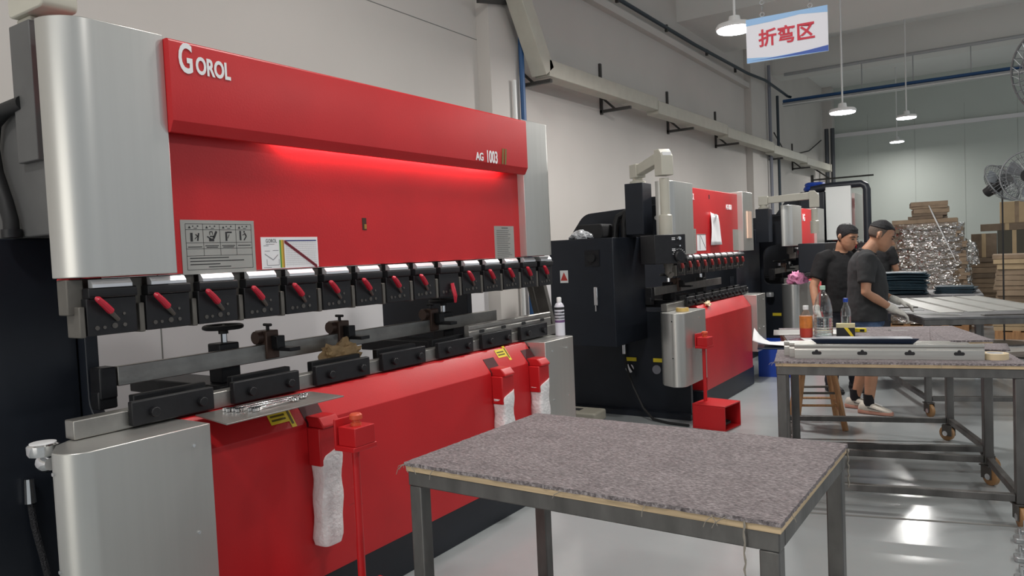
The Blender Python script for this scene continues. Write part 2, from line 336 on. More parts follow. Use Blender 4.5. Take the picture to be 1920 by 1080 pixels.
MB().tube([(0, 0.0, 0.075), (9, 0.0, 0.075)], 0.035, 8).build('blue_pipe', BLUEP, xt)
MB().tube([(0, -0.11, -0.03), (9, -0.11, -0.03)], 0.015, 6).build('thin_conduit', WHITEP, xt)
for x in (1.6, 2.55, 3.55, 4.8): MB().box(x-0.01, x+0.01, -0.01, 0.01, 0.02, 1.25).build('hanger_rod', GALV, xt)
pipe('ceiling_conduit', [(-4.0, 17.1, 5.2), (9, 17.1, 5.2)], 0.035, GALV, 'galvanised conduit under the far ceiling beam')
# loose cable on the wall
pipe('sagging_cable', [(-4.2, 16.9, 3.95), (-4.25, 17.8, 3.72), (-4.25, 19.2, 3.70), (-4.25, 20.6, 3.9), (-4.2, 21.9, 4.3)], 0.014, RUBBER, 'loose black cable sagging between pilaster and corner pipes', 'cable')
spr = thing('sprinkler', 'small dark sprinkler head under the near ceiling beam', 'sprinkler', (-0.42, 12.4, 5.09))
MB().cyl((0, 0, 0), (0, 0, -0.05), 0.02).build('stem', DSTEEL, spr); MB().lathe([(0.06, -0.06), (0.06, -0.05)], n=12).build('deflector', DSTEEL, spr)

# lamps
EMIT = mat('led_face', (1, 1, 1), 0.4, emit=(0.92, 0.97, 1.0), estr=22)
for i, (p, lab) in enumerate((((-2.1, 7.12, 3.56), 'lit round LED lamp half behind the hanging sign'), ((-1.85, 11.12, 3.29), 'lit round LED lamp on a long white rod right of the sign'),
                    ((-1.5, 15.45, 3.72), 'rightmost lit round LED lamp'), ((-2.30, 21.4, 3.98), 'farthest and lowest round LED lamp before the back wall'))):
    l = thing('pendant_lamp', lab, 'lamp', p, group='round LED pendant lamps')
    MB().lathe([(0.165, 0.0), (0.175, 0.02), (0.16, 0.045), (0.06, 0.06), (0.05, 0.12), (0.02, 0.13)], n=28).build('lamp_shade', WHITEP, l)
    MB().lathe([(0.158, -0.012), (0.162, -0.001)], n=28).build('diffuser', EMIT, l)
    MB().cyl((0, 0, 0.12), (0, 0, (5.09 if i in (1,) else 5.85)-p[2]), 0.012, 8).build('rod', WHITEP, l)
    disk_light((0, 0, -0.03), (95, 95, 85, 55)[i], 0.32, parent=l)
# hanging sign
sg = thing('hanging_sign', 'white and blue hanging sign with red Chinese characters', 'sign', (-1.36, 5.91, 3.1), math.radians(4))
SIGNW = mat('sign_white', (0.80, 0.80, 0.86), 0.45)
MB().box(-0.29, 0.29, -0.006, 0.006, -0.165, 0.165).build('board', SIGNW, sg)
def sgpoly(name, pts, m, off): MB().add([(x, -0.0065-off, z) for x, z in pts], [tuple(range(len(pts)))]).build(name, m, sg)
SB1 = mat('sign_sky_blue', (0.30, 0.52, 0.82), 0.45); SB2 = mat('sign_deep_blue', (0.04, 0.10, 0.42), 0.45)
sgpoly('top_band', [(-.29, .165), (-.29, .115), (-.1, .12), (.1, .135), (.29, .115), (.29, .165)], SB1, 0.0005)
sgpoly('bottom_band', [(-.29, -.165), (.29, -.165), (.29, -.125), (.1, -.14), (-.1, -.145), (-.29, -.125)], SB1, 0.0005)
sgpoly('blue_wave', [(-.29, -.15), (0, -.158), (.29, -.163), (.29, -.122), (.15, -.137), (0, -.147), (-.15, -.15)], SB2, 0.001)
tx = text_mesh('折弯区', 0.135, 'characters', mat('sign_red', (0.62, 0.02, 0.05), 0.5), sg, (0, -0.009, -0.045), axis='y', sx=1.0)
xs = [v.co.x for v in tx.data.vertices]
if xs:
    c = (min(xs)+max(xs))/2; tx.location.x = -c
for x in (-0.17, 0.17):
    m_ = MB()
    for k in range(60):
        z = 0.165+k*0.045
        m_.torus((x, 0, z+0.02), 0.016, 0.004, 'x' if k % 2 else 'y', 8, 5)
    m_.build('chain', GALV, sg)

# ------------------------------------------------------------------ press brakes
# local frame: x = 0 at the base front (room side +x), y along the machine, z up
def make_clamp(parent, y, zb, zt, x0, s=1.0):
    h = zt-zb
    m_ = MB()
    m_.box(x0-0.035, x0, y-0.075*s, y+0.096*s, zb, zb+0.78*h)
    m_.prism(rounded([(x0-0.035, zb+0.76*h), (x0+0.010, zb+0.78*h), (x0+0.010, zb+1.0*h), (x0-0.035, zb+1.0*h)], 0.008, 3), 'y', y-0.07*s, y+0.098*s)
    c = m_.build('tool_clamp', TOOL, parent, bevel=0.003)
    MB().box(x0-0.10, x0-0.036, y-0.118*s, y-0.062*s, zb+0.45*h, zt+0.03).box(x0-0.09, x0-0.005, y-0.098*s, y-0.078*s, zb-0.004, zb+0.62*h).build('holder', CAST, c, bevel=0.004)
    MB().box(x0-0.12, x0-0.1, y-0.105*s, y+0.1*s, zb+0.5*h, zt+0.03).build('back_plate', DSTEEL, c)
    for dy, dz, r in ((-0.045, 0.16, .008), (-0.02, 0.16, .006), (0.015, 0.18, .010), (0.05, 0.18, .007), (0.05, 0.42, .005)):
        MB().cyl((x0-0.002, y+dy*s, zb+dz*h), (x0+0.003, y+dy*s, zb+dz*h), r*s, 8).build('screw_head', DSTEEL, c)
    MB().prism([(x0+0.008, zb+1.0*h), (x0+0.008, zb+1.07*h), (x0-0.006, zb+1.17*h), (x0-0.02, zb+1.17*h), (x0-0.02, zb+1.0*h)], 'y', y-0.055*s, y+0.082*s).build('wedge_glint', SHINE, c)  # sloped clamp top, light reflected from above put into its pale steel colour
    # lever on a stub
    return c
def add_lever(c, y, z, x0, hang=False, s=1.0, m=None):
    if hang: P = [(0.012, .0, .05), (0.02, .0, .015), (0.03, .0, -.02), (0.02, .012, -.055)]
    else: P = [(0.026, -.040, .032), (0.030, -.034, .027), (0.028, -.012, .006), (0.022, .010, -.016), (0.016, .015, -.022)]
    pts = [(x0+a, y+b*s, z+d*s) for a, b, d in P]
    MB().tube(pts, [0.006*s, 0.013*s, 0.015*s, 0.016*s, 0.008*s] if not hang else [0.012*s, 0.014*s, 0.013*s, 0.008*s], 10, flat=0.8).build('lever', m or REDP, c)
    if not hang: MB().tube([(x0+0.018, y+.010*s, z-.018*s), (x0+0.004, y+.045*s, z-.05*s)], [0.009*s, 0.007*s], 8).build('lever_stub', DSTEEL, c)

def press_brake(label, loc, L, yl, yr, zr0, zr1, ztop, zcl, rail_y, brackets, clamps, lev_z, fascia=None, cab=(-1.1, -0.53), cab_y=(-0.3, 0.32), cab_z=(0.7, 1.69), bed=None, post=None, dx_ram=-0.09, detail=True, lowbot=0.37, lever_mat=None, csc=1.0, lowcov=None, name='press_brake', hang=None):
    T = thing(name, label, 'press brake', loc)
    yp0, yp1 = 0.32, L-0.32-0.0
    # side frames (C plates with throat)
    for yy, nm in ((yp0, 'side_frame'), (yp1-0.05, 'side_frame')):
        poly = rounded([(-0.03, 0.02), (-0.03, 0.97), (-0.51, 0.97), (-0.51, zr0-0.0), (-0.16, zr0+0.06), (-0.16, ztop), (-1.05, ztop-0.05), (-1.28, ztop-0.35), (-1.28, 0.02)],
                       [0, 0, 0.09, 0.14, 0, 0.0, 0.16, 0.12, 0], 5)
        MB().prism(poly, 'y', yy, yy+0.05).build(nm, CHAR if fascia and yy == yp0 and False else BLACK, T, bevel=0.004)
    # rear beam high behind the ram
    MB().box(-0.45, -0.2, yp0+0.05, yp1-0.05, zr0+0.10, zr1-0.1).build('ram_carrier', BLACK, T)
    # base and bed
    b0, b1 = bed if bed else (0.40, L-0.36)
    MB().prism([(0.0, 0.0), (0.0, 0.205), (-0.22, 0.205), (-0.22, 0.0)], 'y', b0-0.05, L-0.32).build('base', BLACK, T, bevel=0.004)
    MB().prism(rounded([(0.02, 0.205), (0.02, 0.878), (-0.065, 0.995), (-0.2, 0.995), (-0.2, 0.205)], [0.0, 0.012, 0.01, 0, 0], 3), 'y', b0, b1).build('bed_panel', RED, T)
    # lower covers
    lc = lowcov or (0.0, 0.43, L-0.37, L+0.01)
    fx = 0.10
    for k, (a, b) in enumerate(((lc[0], lc[1]), (lc[2], lc[3]))):
        if k == 0: poly = rounded([(fx, b), (fx, a-0.06), (0.0, a-0.06), (-0.10, a+0.0), (-0.14, a+0.06), (-0.14, b)], [0, 0.085, 0, 0, 0, 0], 8)
        else: poly = rounded([(fx-0.02, a), (fx-0.02, b), (-0.14, b), (-0.14, a)], [0, 0.03, 0, 0], 4)
        c = MB().prism(poly, 'z', lowbot, 0.995).build('lower_cover', SILVER, T, bevel=0.003)
        if detail:
            yy = a+0.1 if k == 0 else a+0.2
            for (sy, sz) in ((0.11, 0.93), (0.36, 0.93), (0.11, 0.62), (0.36, 0.62)):
                ys = a+sy if k == 0 else a+sy*0.75
                if k == 0 and sy < .2: MB().cyl((0.01, a-0.06, sz), (0.01, a-0.066, sz), 0.006, 8).build('screw', CHROME, c)
                else: MB().cyl((fx-0.001-(0.02 if k else 0), ys, sz), (fx+0.004-(0.02 if k else 0), ys, sz), 0.006, 8).build('screw', CHROME, c)
    # ram
    MB().box(dx_ram-0.2, dx_ram, (yl-0.3 if fascia else yl-0.04), min(L-0.03, L-yr+0.3), zr0, zr1-0.02).build('ram_panel', RED, T, bevel=0.004)
    if fascia:
        z0, z1 = fascia
        MB().prism(rounded([(-0.008, z0+0.04), (-0.008, z1), (-0.25, z1), (-0.25, z0+0.06), (-0.046, z0+0.06), (-0.046, z0), (-0.03, z0)], [0.006, 0.012, 0, 0, 0, 0, 0.006], 3), 'y', yl, L-yr).build('fascia', RED, T)
    # upper covers
    ux = -0.04
    for k, (a, b) in enumerate(((0.06 if fascia else 0.0, yl), (L-yr, L))):
        if k == 0: poly = rounded([(ux, b), (ux, a), (-0.175, a), (-0.175, b)], [0, 0.12, 0, 0], 10)
        else: poly = rounded([(ux, a), (ux, b), (-0.34, b), (-0.34, a)], [0, 0.06, 0, 0], 6)
        MB().prism(poly, 'z', zr0+0.004, zr1+0.004).build('upper_cover', SILVER, T, bevel=0.003)
    # die rail
    MB().box(-0.16, -0.10, rail_y[0], rail_y[1], 0.997, 1.062).build('die_rail', STEEL, T, bevel=0.004)
    MB().box(-0.22, -0.125, b0-0.3, b1+0.3, 0.90, 0.996).build('rail_bed', BLACK, T)
    for (a, b) in brackets:
        c = MB().box(-0.10, -0.072, a, b, 1.005, 1.092).build('die_clamp', TOOL, T, bevel=0.004)
        for q in (0.24, 0.83):
            yy = a+(b-a)*q
            MB().cyl((-0.073, yy, 1.045), (-0.052, yy, 1.045), 0.018, 10).build('bolt', TOOL, c, bevel=0.003)
        d = MB().box(-0.20, -0.165, a+0.06, b-0.03+0.06, 0.995, 1.10).build('rear_die_clamp', TOOL, T, bevel=0.004)
    # tool clamps
    proto = None
    for i in range(len(clamps)):
        if proto is None:
            proto = make_clamp(T, 0.0, zcl[0], zcl[1], dx_ram+0.02, csc); c = proto
        else:
            c = proto.copy(); COL.objects.link(c)
            for ch in proto.children:
                if ch.name.startswith('lever'): continue
                d = ch.copy(); COL.objects.link(d); d.parent = c
        c.location = (0, clamps[i], 0)
        if i == 0: continue
    cl = [o for o in T.children if o.name.startswith('tool_clamp')]
    lv = None; hg = None
    for i, c in enumerate(cl):
        if i == hang: add_lever(c, 0.02, lev_z-0.09, dx_ram+0.02, True, csc, lever_mat); continue
        if lv is None:
            add_lever(c, -0.018*csc, lev_z-0.012, dx_ram+0.02, False, csc, lever_mat); lv = [o for o in c.children if o.name.startswith('lever')]
        else:
            for o in lv: d = o.copy(); COL.objects.link(d); d.parent = c
    # back gauge
    gb0, gb1 = 0.36, L-0.25
    gx = -0.36
    MB().box(gx-0.03, gx, gb0, gb1, 1.112, 1.188).build('gauge_beam', STEEL, T, bevel=0.003)
    g = MB().box(gx-0.075, gx+0.0, gb0-0.07, gb0-0.005, 1.07, 1.19).box(gx-0.07, gx-0.01, gb0-0.075, gb0-0.002, 1.03, 1.10).build('gauge_motor', TOOL, T, bevel=0.006)
    for y in (gb0+0.52, gb1-0.48):
        m_ = MB().box(gx-0.7, gx+0.02, y-0.09, y+0.09, 0.97, 1.04).box(gx-0.12, gx-0.03, y-0.05, y+0.05, 1.04, 1.215)
        c = m_.build('gauge_carriage', TOOL, T, bevel=0.006)
        MB().cyl((gx-0.07, y, 1.21), (gx-0.07, y, 1.27), 0.014, 10).build('spindle', CHROME, c)
        m2 = MB().torus((gx-0.07, y, 1.285), 0.078, 0.011, 'z', 24, 8)
        for k in range(3):
            a = 2*PI*k/3+0.4; m2.cyl((gx-0.07, y, 1.275), (gx-0.07+0.074*math.cos(a), y+0.074*math.sin(a), 1.285), 0.008, 6)
        m2.lathe([(0.022, 1.255), (0.022, 1.29)], (gx-0.07, y, 0), 10)
        m2.build('hand_wheel', RUBBER, c)
    for y in ((gb0+0.72, gb0+1.17, gb1-0.66) if L > 2.6 else (gb0+0.6,)):
        c = MB().box(gx-0.07, gx+0.012, y-0.035, y+0.035, 1.12, 1.25).build('back_stop', BROWNC, T, bevel=0.004)
        MB().cyl((gx-0.03, y-0.03, 1.22), (gx-0.03, y-0.065, 1.22), 0.03, 14).build('stop_knob', BROWNC, c)
        MB().cyl((gx-0.02, y, 1.25), (gx-0.02, y, 1.27), 0.008, 8).cyl((gx-0.045, y, 1.275), (gx+0.005, y, 1.275), 0.007, 8).build('stop_screw', TOOL, c)
        MB().box(gx+0.012, gx+0.055, y-0.01, y+0.035, 1.165, 1.225).box(gx+0.012, gx+0.13, y+0.0, y+0.06, 1.155, 1.172).build('stop_finger', TOOL, c, bevel=0.003)
    # lower cross beam behind the bed
    MB().box(-0.75, -0.6, yp0+0.05, yp1-0.05, 0.45, 0.62).build('rear_beam', BLACK, T)
    # electric cabinet at the near end
    c = MB().box(cab[0], cab[1], cab_y[0], cab_y[1]-0.005, cab_z[0], cab_z[1]).build('electric_cabinet', BLACK, T, bevel=0.006)
    return T

# --- the near machine
M1 = press_brake('large red press brake with silver covers in the left foreground', (-2.49, 1.18, 0), 3.17, 0.43, 0.345, 1.532, 2.392, 2.2, (1.338, 1.5), (0.06, 3.26),
                 [(0.245, 0.57), (0.66, 0.99), (1.085, 1.42), (1.51, 1.835), (1.945, 2.258), (2.35, 2.66), (2.765, 3.09)],
                 [0.188+0.2068*i for i in range(15)], 1.448, fascia=(2.048, 2.382), cab=(-1.3, -0.56), cab_y=(-0.05, 0.32), cab_z=(0.0, 1.69), bed=(0.42, 2.79), hang=9)
Y1 = 1.18
def m1(p): return (p[0]+2.49, p[1]-Y1, p[2])
# logo and model lettering
lg = text_mesh('G', 0.150, 'logo_capital', LOGO, M1, m1((-2.496, 1.643, 2.268)), sx=0.55)
lg2 = text_mesh('OROL', 0.087, 'logo_letters', LOGO, M1, m1((-2.496, 1.713, 2.272)), sx=0.62)
text_mesh('AG', 0.062, 'model_letters', LOGO, M1, m1((-2.496, 3.455, 2.095)), sx=0.85)
text_mesh('1003', 0.098, 'model_number', LOGO, M1, m1((-2.496, 3.555, 2.09)), sx=0.60)
text_mesh('II', 0.125, 'model_mark', GOLD, M1, m1((-2.496, 3.708, 2.094)), sx=0.9)
# work light under the fascia
LEDR = mat('work_light', (1, 1, 1), 0.4, emit=(1.0, 0.85, 0.85), estr=30)
MB().box(-0.085, -0.06, 0.95, 2.62, 2.085, 2.10).build('work_light', LEDR, M1)
# warning plate
st = MB().box(-0.091, -0.0885, 0.483, 0.812, 1.528, 1.735).build('warning_plate', PLATE, M1)
px = -0.0880
m_ = MB(); A0, A1, B0, B1 = 0.503, 0.797, 1.545, 1.72
for z in (1.545, 1.598, 1.625, 1.648, 1.698, 1.72): m_.line(px, A0, z, A1, z, 0.0016)
for y in (A0, A1): m_.line(px, y, 1.545, y, 1.72, 0.0016)
for k in (1, 2, 3): m_.line(px, A0+(A1-A0)*k/4, 1.598, A0+(A1-A0)*k/4, 1.72, 0.0016)
for k in range(4):
    y = A0+(A1-A0)*(k+0.5)/4
    m_.add([(px, y-0.026, 1.703), (px, y-0.014, 1.703), (px, y-0.02, 1.713)], [(0, 1, 2)])
    m_.quad(px, y-0.008, y-0.003, 1.709, 1.713); m_.quad(px, y+0.012, y+0.018, 1.709, 1.714); m_.quad(px, y-0.002, y+0.012, 1.702, 1.7045)
    m_.line(px, y-0.03, 1.636-0.004*(k == 0), y+0.03, 1.636-0.004*(k == 0), 0.003)
    if k in (1, 2): m_.line(px, y-0.025, 1.630, y+0.025, 1.630, 0.003)
# pictograms
y = A0+(A1-A0)*0.125; m_.quad(px, y-0.018, y-0.008, 1.653, 1.686); m_.line(px, y+0.012, 1.655, y+0.018, 1.685, 0.006); m_.line(px, y+0.0, 1.662, y+0.014, 1.674, 0.003); m_.line(px, y+.004, 1.680, y+.014, 1.672, .004)
y = A0+(A1-A0)*0.375; m_.quad(px, y-0.012, y+0.01, 1.653, 1.664); m_.line(px, y-0.02, 1.672, y-0.004, 1.662, 0.005); m_.line(px, y+0.008, 1.664, y+0.022, 1.692, 0.009); m_.line(px, y-.008, 1.69, y+.004, 1.69, .004); m_.line(px, y-.008, 1.678, y-.008, 1.69, .003); m_.line(px, y+.004, 1.678, y+.004, 1.69, .003); m_.line(px, y-.008, 1.672, y+.01, 1.672, .005)
y = A0+(A1-A0)*0.625; m_.quad(px, y-0.012, y-0.004, 1.654, 1.690); m_.quad(px, y-0.004, y+0.018, 1.685, 1.691); m_.line(px, y-.002, 1.664, y+.006, 1.68, .003)
y = A0+(A1-A0)*0.875; m_.quad(px, y-0.02, y-0.012, 1.656, 1.694); m_.line(px, y+0.0, 1.656, y+0.012, 1.672, 0.005); m_.line(px, y+0.012, 1.672, y+0.004, 1.685, 0.006); m_.line(px, y-.006, 1.676, y+.004, 1.682, .003); m_.quad(px, y-.001, y+.006, 1.687, 1.693)
for k, wv in enumerate((0.17, 0.24, 0.13)): m_.line(px, A0+0.012, 1.589-k*0.012, A0+0.012+wv, 1.589-k*0.012, 0.0035)
m_.line(px, A0+0.09, 1.554, A0+0.19, 1.554, 0.003)
m_.build('warning_print', INK, st)
# tonnage chart
ch = MB().box(-0.091, -0.0885, 0.842, 1.148, 1.535, 1.668).build('tonnage_chart', PAPER, M1)
text_mesh('GOROL', 0.022, 'chart_print', INK, ch, (px, 0.866, 1.645), sx=0.75, extrude=0.0001)
m_ = MB(); m_.line(px, 0.858, 1.598, 0.90, 1.572, 0.003); m_.line(px, 0.90, 1.572, 0.926, 1.594, 0.003)
for s_ in ((0.868, 1.575, 0.868, 1.55), (0.868, 1.55, 0.93, 1.55), (0.93, 1.55, 0.93, 1.575), (0.858, 1.61, 0.885, 1.61), (0.9, 1.612, 0.93, 1.612), (0.853, 1.632, 0.88, 1.632), (0.85, 1.541, 0.89, 1.541), (0.866, 1.638, 0.91, 1.638)): m_.line(px, *s_, 0.002)
for k in range(1, 14): m_.line(px, 0.965, 1.541+k*0.0085, 1.14, 1.541+k*0.0085, 0.0006)
for k in range(1, 22): m_.line(px, 0.965+k*0.008, 1.54, 0.965+k*0.008, 1.655, 0.0005)
m_.build('chart_lines', mat('grey_ink', (0.25, 0.25, 0.27), 0.6), ch)
MB().quad(px, 0.936, 0.944, 1.538, 1.656).build('green_bar', mat('green_ink', (0.10, 0.30, 0.06), 0.6), ch)
MB().quad(px, 0.944, 0.953, 1.538, 1.656).build('yellow_bar', mat('amber_ink', (0.60, 0.42, 0.05), 0.6), ch)
MB().quad(px, 0.953, 0.960, 1.538, 1.656).build('orange_bar', mat('orange_ink', (0.40, 0.20, 0.03), 0.6), ch)
MB().quad(px, 0.964, 1.14, 1.650, 1.655).build('blue_bar', mat('blue_ink', (0.04, 0.05, 0.22), 0.6), ch)
m_ = MB()
for k in range(46):
    y = 0.962+k*0.0038; z = 1.652-k*0.00245
    m_.quad(px+0.0002, y, y+0.006, z-0.011, z+0.003)
m_.build('red_diagonal', mat('red_ink', (0.33, 0.05, 0.07), 0.6), ch)
# second plate at the right end
st = MB().box(-0.091, -0.0885, 2.542, 2.756, 1.530, 1.728).build('spec_plate', PLATE, M1)
m_ = MB()
for k in range(15): m_.line(px, 2.565, 1.70-k*0.0115, 2.565+0.17*random.uniform(0.7, 1), 1.70-k*0.0115, 0.003)
m_.line(px, 2.62, 1.716, 2.69, 1.716, 0.006); m_.build('plate_print', mat('plate_ink', (0.10, 0.10, 0.10), 0.6), st)
sl = MB().box(-0.093, -0.0885, 1.435, 1.463, 1.70, 1.758).build('key_slot', mat('slot_dark', (0.05, 0.02, 0.01), 0.5), M1)
MB().box(-0.089, -0.0875, 1.447, 1.462, 1.705, 1.728).build('brass_tongue', mat('brass', (0.45, 0.25, 0.06), 0.4, 0.6), sl)
# side of the near frame: pendant post, hose, gauge, red ram end
MB().box(-0.445, -0.30, 0.10, 0.30, 1.95, 2.43).build('pendant_post', CHAR, M1, bevel=0.004)
MB().box(-0.43, -0.33, 0.12, 0.24, 2.43, 2.455).prism(rounded([(-0.44, 2.455), (-0.2, 2.455), (-0.2, 2.53), (-0.44, 2.53)], 0.02, 3), 'y', 0.10, 0.22).box(-0.36, -0.22, 0.12, 0.20, 2.52, 2.75).build('pendant_arm', BEIGE, M1, bevel=0.006)
MB().prism([(-0.9, 1.69), (-0.25, 1.69), (-0.25, 2.12), (-0.32, 2.13), (-0.9, 2.22)], 'y', 0.125, 0.315).build('valve_housing', CHAR, M1, bevel=0.006)
MB().tube([(-0.51, 0.09, 1.69), (-0.51, 0.09, 1.75), (-0.54, 0.09, 1.82), (-0.60, 0.09, 1.93), (-0.62, 0.09, 2.03), (-0.59, 0.09, 2.11), (-0.52, 0.1, 2.15), (-0.40, 0.11, 2.16)], 0.026, 12).build('oil_hose', RUBBER, M1)
MB().lathe([(0.034, 0), (0.034, 0.03)], (-0.51, 0.09, 1.69), 12).build('hose_collar', TOOL, M1)
g = MB().lathe([(0.045, 0), (0.05, 0.01), (0.05, 0.035), (0.044, 0.04)], (-0.185, 0.0, 0.955), 20, 'z').build('pressure_gauge', CHROME, M1)
MB().lathe([(0.04, 0.04), (0.04, 0.042)], (-0.185, 0.0, 0.955), 20, 'z').build('gauge_face', PAPER, g)
MB().lathe([(0.03, 0), (0.032, 0.03), (0.022, 0.05)], (-0.23, 0.02, 0.92), 14, 'x').build('oil_cap', CHROME, M1)
c = MB().cyl((-0.54, 0.10, 0.80), (-0.54, 0.10, 0.71), 0.016, 10, 0.02).build('conduit_fitting', CHROME, M1)
m_ = MB(); pts = [(-0.54, 0.10, 0.71), (-0.535, 0.105, 0.62), (-0.52, 0.12, 0.50), (-0.49, 0.14, 0.30), (-0.46, 0.15, 0.03)]
m_.tube(pts, 0.012, 8).build('conduit', mat('flex_conduit', (0.05, 0.05, 0.055), 0.4, 0.6, bump=0.8, bump_scale=200), c)
MB().box(-0.20, -0.12, 0.085, 0.125, 1.45, 1.535).build('ram_end', RED, M1, bevel=0.003)
# front sheet-support arms wrapped in foam
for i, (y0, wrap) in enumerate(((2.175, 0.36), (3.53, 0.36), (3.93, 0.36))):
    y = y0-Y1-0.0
    MB().prism([(0.0212, 0.862), (0.0212, 0.879), (-0.0335, 0.9545), (-0.06, 0.9545), (-0.06, 0.862)], 'y', y-0.06, y+0.045).build('painted_recess', mat('recess_shade', (0.06, 0.006, 0.008), 0.6), M1)  # flat dark insert on the slope, a recess's shade put into its colour
    a = MB().box(0.02, 0.095, y-0.06, y+0.06, 0.70, 0.86).prism(rounded([(0.0, 0.86), (0.11, 0.86), (0.11, 0.872), (0.08, 0.905), (0.0, 0.905)], [0, 0, 0, 0.02, 0], 4), 'y', y-0.05, y+0.05).build('support_arm', RED, M1, bevel=0.005)
    rings = []
    for k in range(14):
        z = 0.755-k*(0.755-wrap)/13; wv = 0.058+0.004*math.sin(k*1.1+i); dv = 0.045+0.003*math.sin(k*1.3)
        if k == 13: wv *= 0.8
        tilt = 0.02*(0.5-k/13) if i == 0 else 0
        rings.append([(0.06+dv*math.copysign(abs(math.cos(q))**0.5, math.cos(q))*(1+0.03*math.sin(3*q+k*.6)), y+tilt+wv*math.copysign(abs(math.sin(q))**0.5, math.sin(q))*(1+0.03*math.cos(3*q+k*.5)), z+(0.025*math.sin(q) if k == 0 else 0)) for q in [2*PI*j/24 for j in range(24)]])
    wr = MB().loft(rings).build('foam_wrapping', FILMW, a, smooth=60)
    if i == 0: MB().tube([(0.11, y+0.07, 0.50), (0.13, y+0.10, 0.515), (0.125, y+0.14, 0.49)], [0.004, 0.006, 0.002], 5, flat=0.3).build('tape_end', CLEAR, wr)
# yellow T-shaped labels on the slanted strip
def yellow_label(mach, y, z, flip=1):
    m_ = MB(); n = Vector((0.117, 0, 0.085)).normalized()
    def q(a, b, c, d):  # a,b along y ; c,d along slope
        P = []
        for yy, s in ((a, c), (b, c), (b, d), (a, d)):
            zz = 0.878+s*0.117/0.145; xx = 0.02-s*0.085/0.145
            P.append((xx+n.x*0.0015, yy, zz+n.z*0.0015))
        return P
    return m_, q
for y, s0 in ((0.80, 0.0), (2.47, 0.05)):
    m_, q = yellow_label(M1, y, 0)
    m_.add(q(y+0.06, y+0.085, s0, s0+0.10), [(0, 1, 2, 3)]); m_.add(q(y-0.03, y+0.06, s0+0.03, s0+0.085), [(0, 1, 2, 3)])
    yl_ = m_.build('yellow_label', YELLOW, M1)
    m_, q = yellow_label(M1, y, 0)
    for k in (0, 1): m_.add([(a+0.0006, b, c+0.0006) for a, b, c in q(y-0.02, y+0.05, s0+0.043+k*0.018, s0+0.052+k*0.018)], [(0, 1, 2, 3)])
    m_.add([(a+0.0006, b, c+0.0006) for a, b, c in q(y+0.066, y+0.078, s0+0.015, s0+0.085)], [(0, 1, 2, 3)])
    m_.build('label_print', mat('label_ink', (0.12, 0.09, 0.01), 0.6), yl_)

# --- foot pedal stands
def pedal_stand(loc, rotz, label, post_h):
    t = thing('pedal_stand', label, 'foot pedal', loc, rotz, 'red pedal stands')
    MB().box(-0.15, 0.15, -0.15, 0.15, 0.0, 0.012).box(-0.15, -0.14, -0.15, 0.15, 0.012, 0.2).box(-0.15, 0.15, -0.15, -0.14, 0.012, 0.2).box(-0.15, 0.15, 0.14, 0.15, 0.012, 0.2).box(-0.15, 0.15, -0.15, 0.15, 0.2, 0.212).build('pedal_housing', RED, t, bevel=0.003)
    MB().add([(-.1, -.06, .03), (.1, -.06, .03), (.1, .06, .03), (-.1, .06, .03), (-.1, -.06, .09), (.1, -.06, .05), (.1, .06, .05), (-.1, .06, .09)], [(0,3,2,1),(4,5,6,7),(0,1,5,4),(1,2,6,5),(2,3,7,6),(3,0,4,7)]).build('pedal', RUBBER, t)
    MB().cyl((-0.1, 0, 0.212), (-0.1, 0, post_h-0.12), 0.016, 14).build('post', RED, t)
    MB().box(-0.15, -0.04, -0.065, 0.065, post_h-0.125, post_h-0.105).box(-0.15, -0.14, -0.065, 0.065, post_h-0.11, post_h).box(-0.135, -0.04, -0.055, 0.055, post_h-0.105, post_h-0.03).build('button_box', RED, t, bevel=0.003)
    MB().lathe([(0.022, -0.03), (0.022, -0.02), (0.016, -0.018), (0.016, -0.008), (0.026, -0.004), (0.026, 0.012), (0.02, 0.018)], (-0.088, 0, post_h), 18).build('stop_button', mat('orange_button', (0.62, 0.09, 0.04), 0.4), t)
    return t
pedal_stand((-2.10, 2.125, 0), 0.0, 'red pedal stand with orange button before the near press brake', 0.925)

# --- the second machine
M2 = press_brake('medium red press brake with control pendant in the middle of the row', (-2.37, 6.15, 0), 2.55, 0.56, 0.43, 1.478, 2.128, 1.96, (1.30, 1.45), (0.0, 2.45),
                 [(0.42+0.24*i, 0.62+0.24*i) for i in range(8)], [0.30+0.205*i for i in range(10)], 1.40, cab=(-1.06, -0.43), cab_y=(-0.35, 0.32), cab_z=(0.72, 1.66), bed=(0.62, 2.12), detail=True,
                 lowcov=(-0.12, 0.40, 2.13, 2.50), dx_ram=-0.10, lever_mat=mat('worn_red', (0.40, 0.05, 0.05), 0.5))
text_mesh('GOROL', 0.085, 'logo_letters', LOGO, M2, (-0.099, 0.60, 1.995), sx=0.55)
text_mesh('AG 6020', 0.075, 'model_letters', LOGO, M2, (-0.099, 1.72, 1.93), sx=0.7)
st = MB().box(-0.101, -0.098, 0.58, 0.78, 1.49, 1.72).build('warning_plate', PLATE, M2)
m_ = MB()
for k in range(12): m_.line(-0.0975, 0.6, 1.70-k*0.016, 0.76, 1.70-k*0.016, 0.002)
m_.build('plate_print', mat('plate_ink', (0.1, 0.1, 0.1)), st)
st = MB().box(-0.101, -0.098, 0.80, 1.05, 1.51, 1.67).build('tonnage_chart', PAPER, M2)
m_ = MB().line(-0.0975, 0.80, 1.665, 1.05, 1.665, 0.006).line(-0.0975, 0.90, 1.655, 1.04, 1.53, 0.008).line(-0.0975, 0.88, 1.52, 0.88, 1.66, 0.01)
m_.build('chart_lines', INK, st)
MB().box(-0.101, -0.098, 1.93, 2.12, 1.49, 1.72).build('spec_plate', PLATE, M2)
MB().box(-0.103, -0.098, 1.18, 1.205, 2.02, 2.06).build('key_slot', INK, M2)
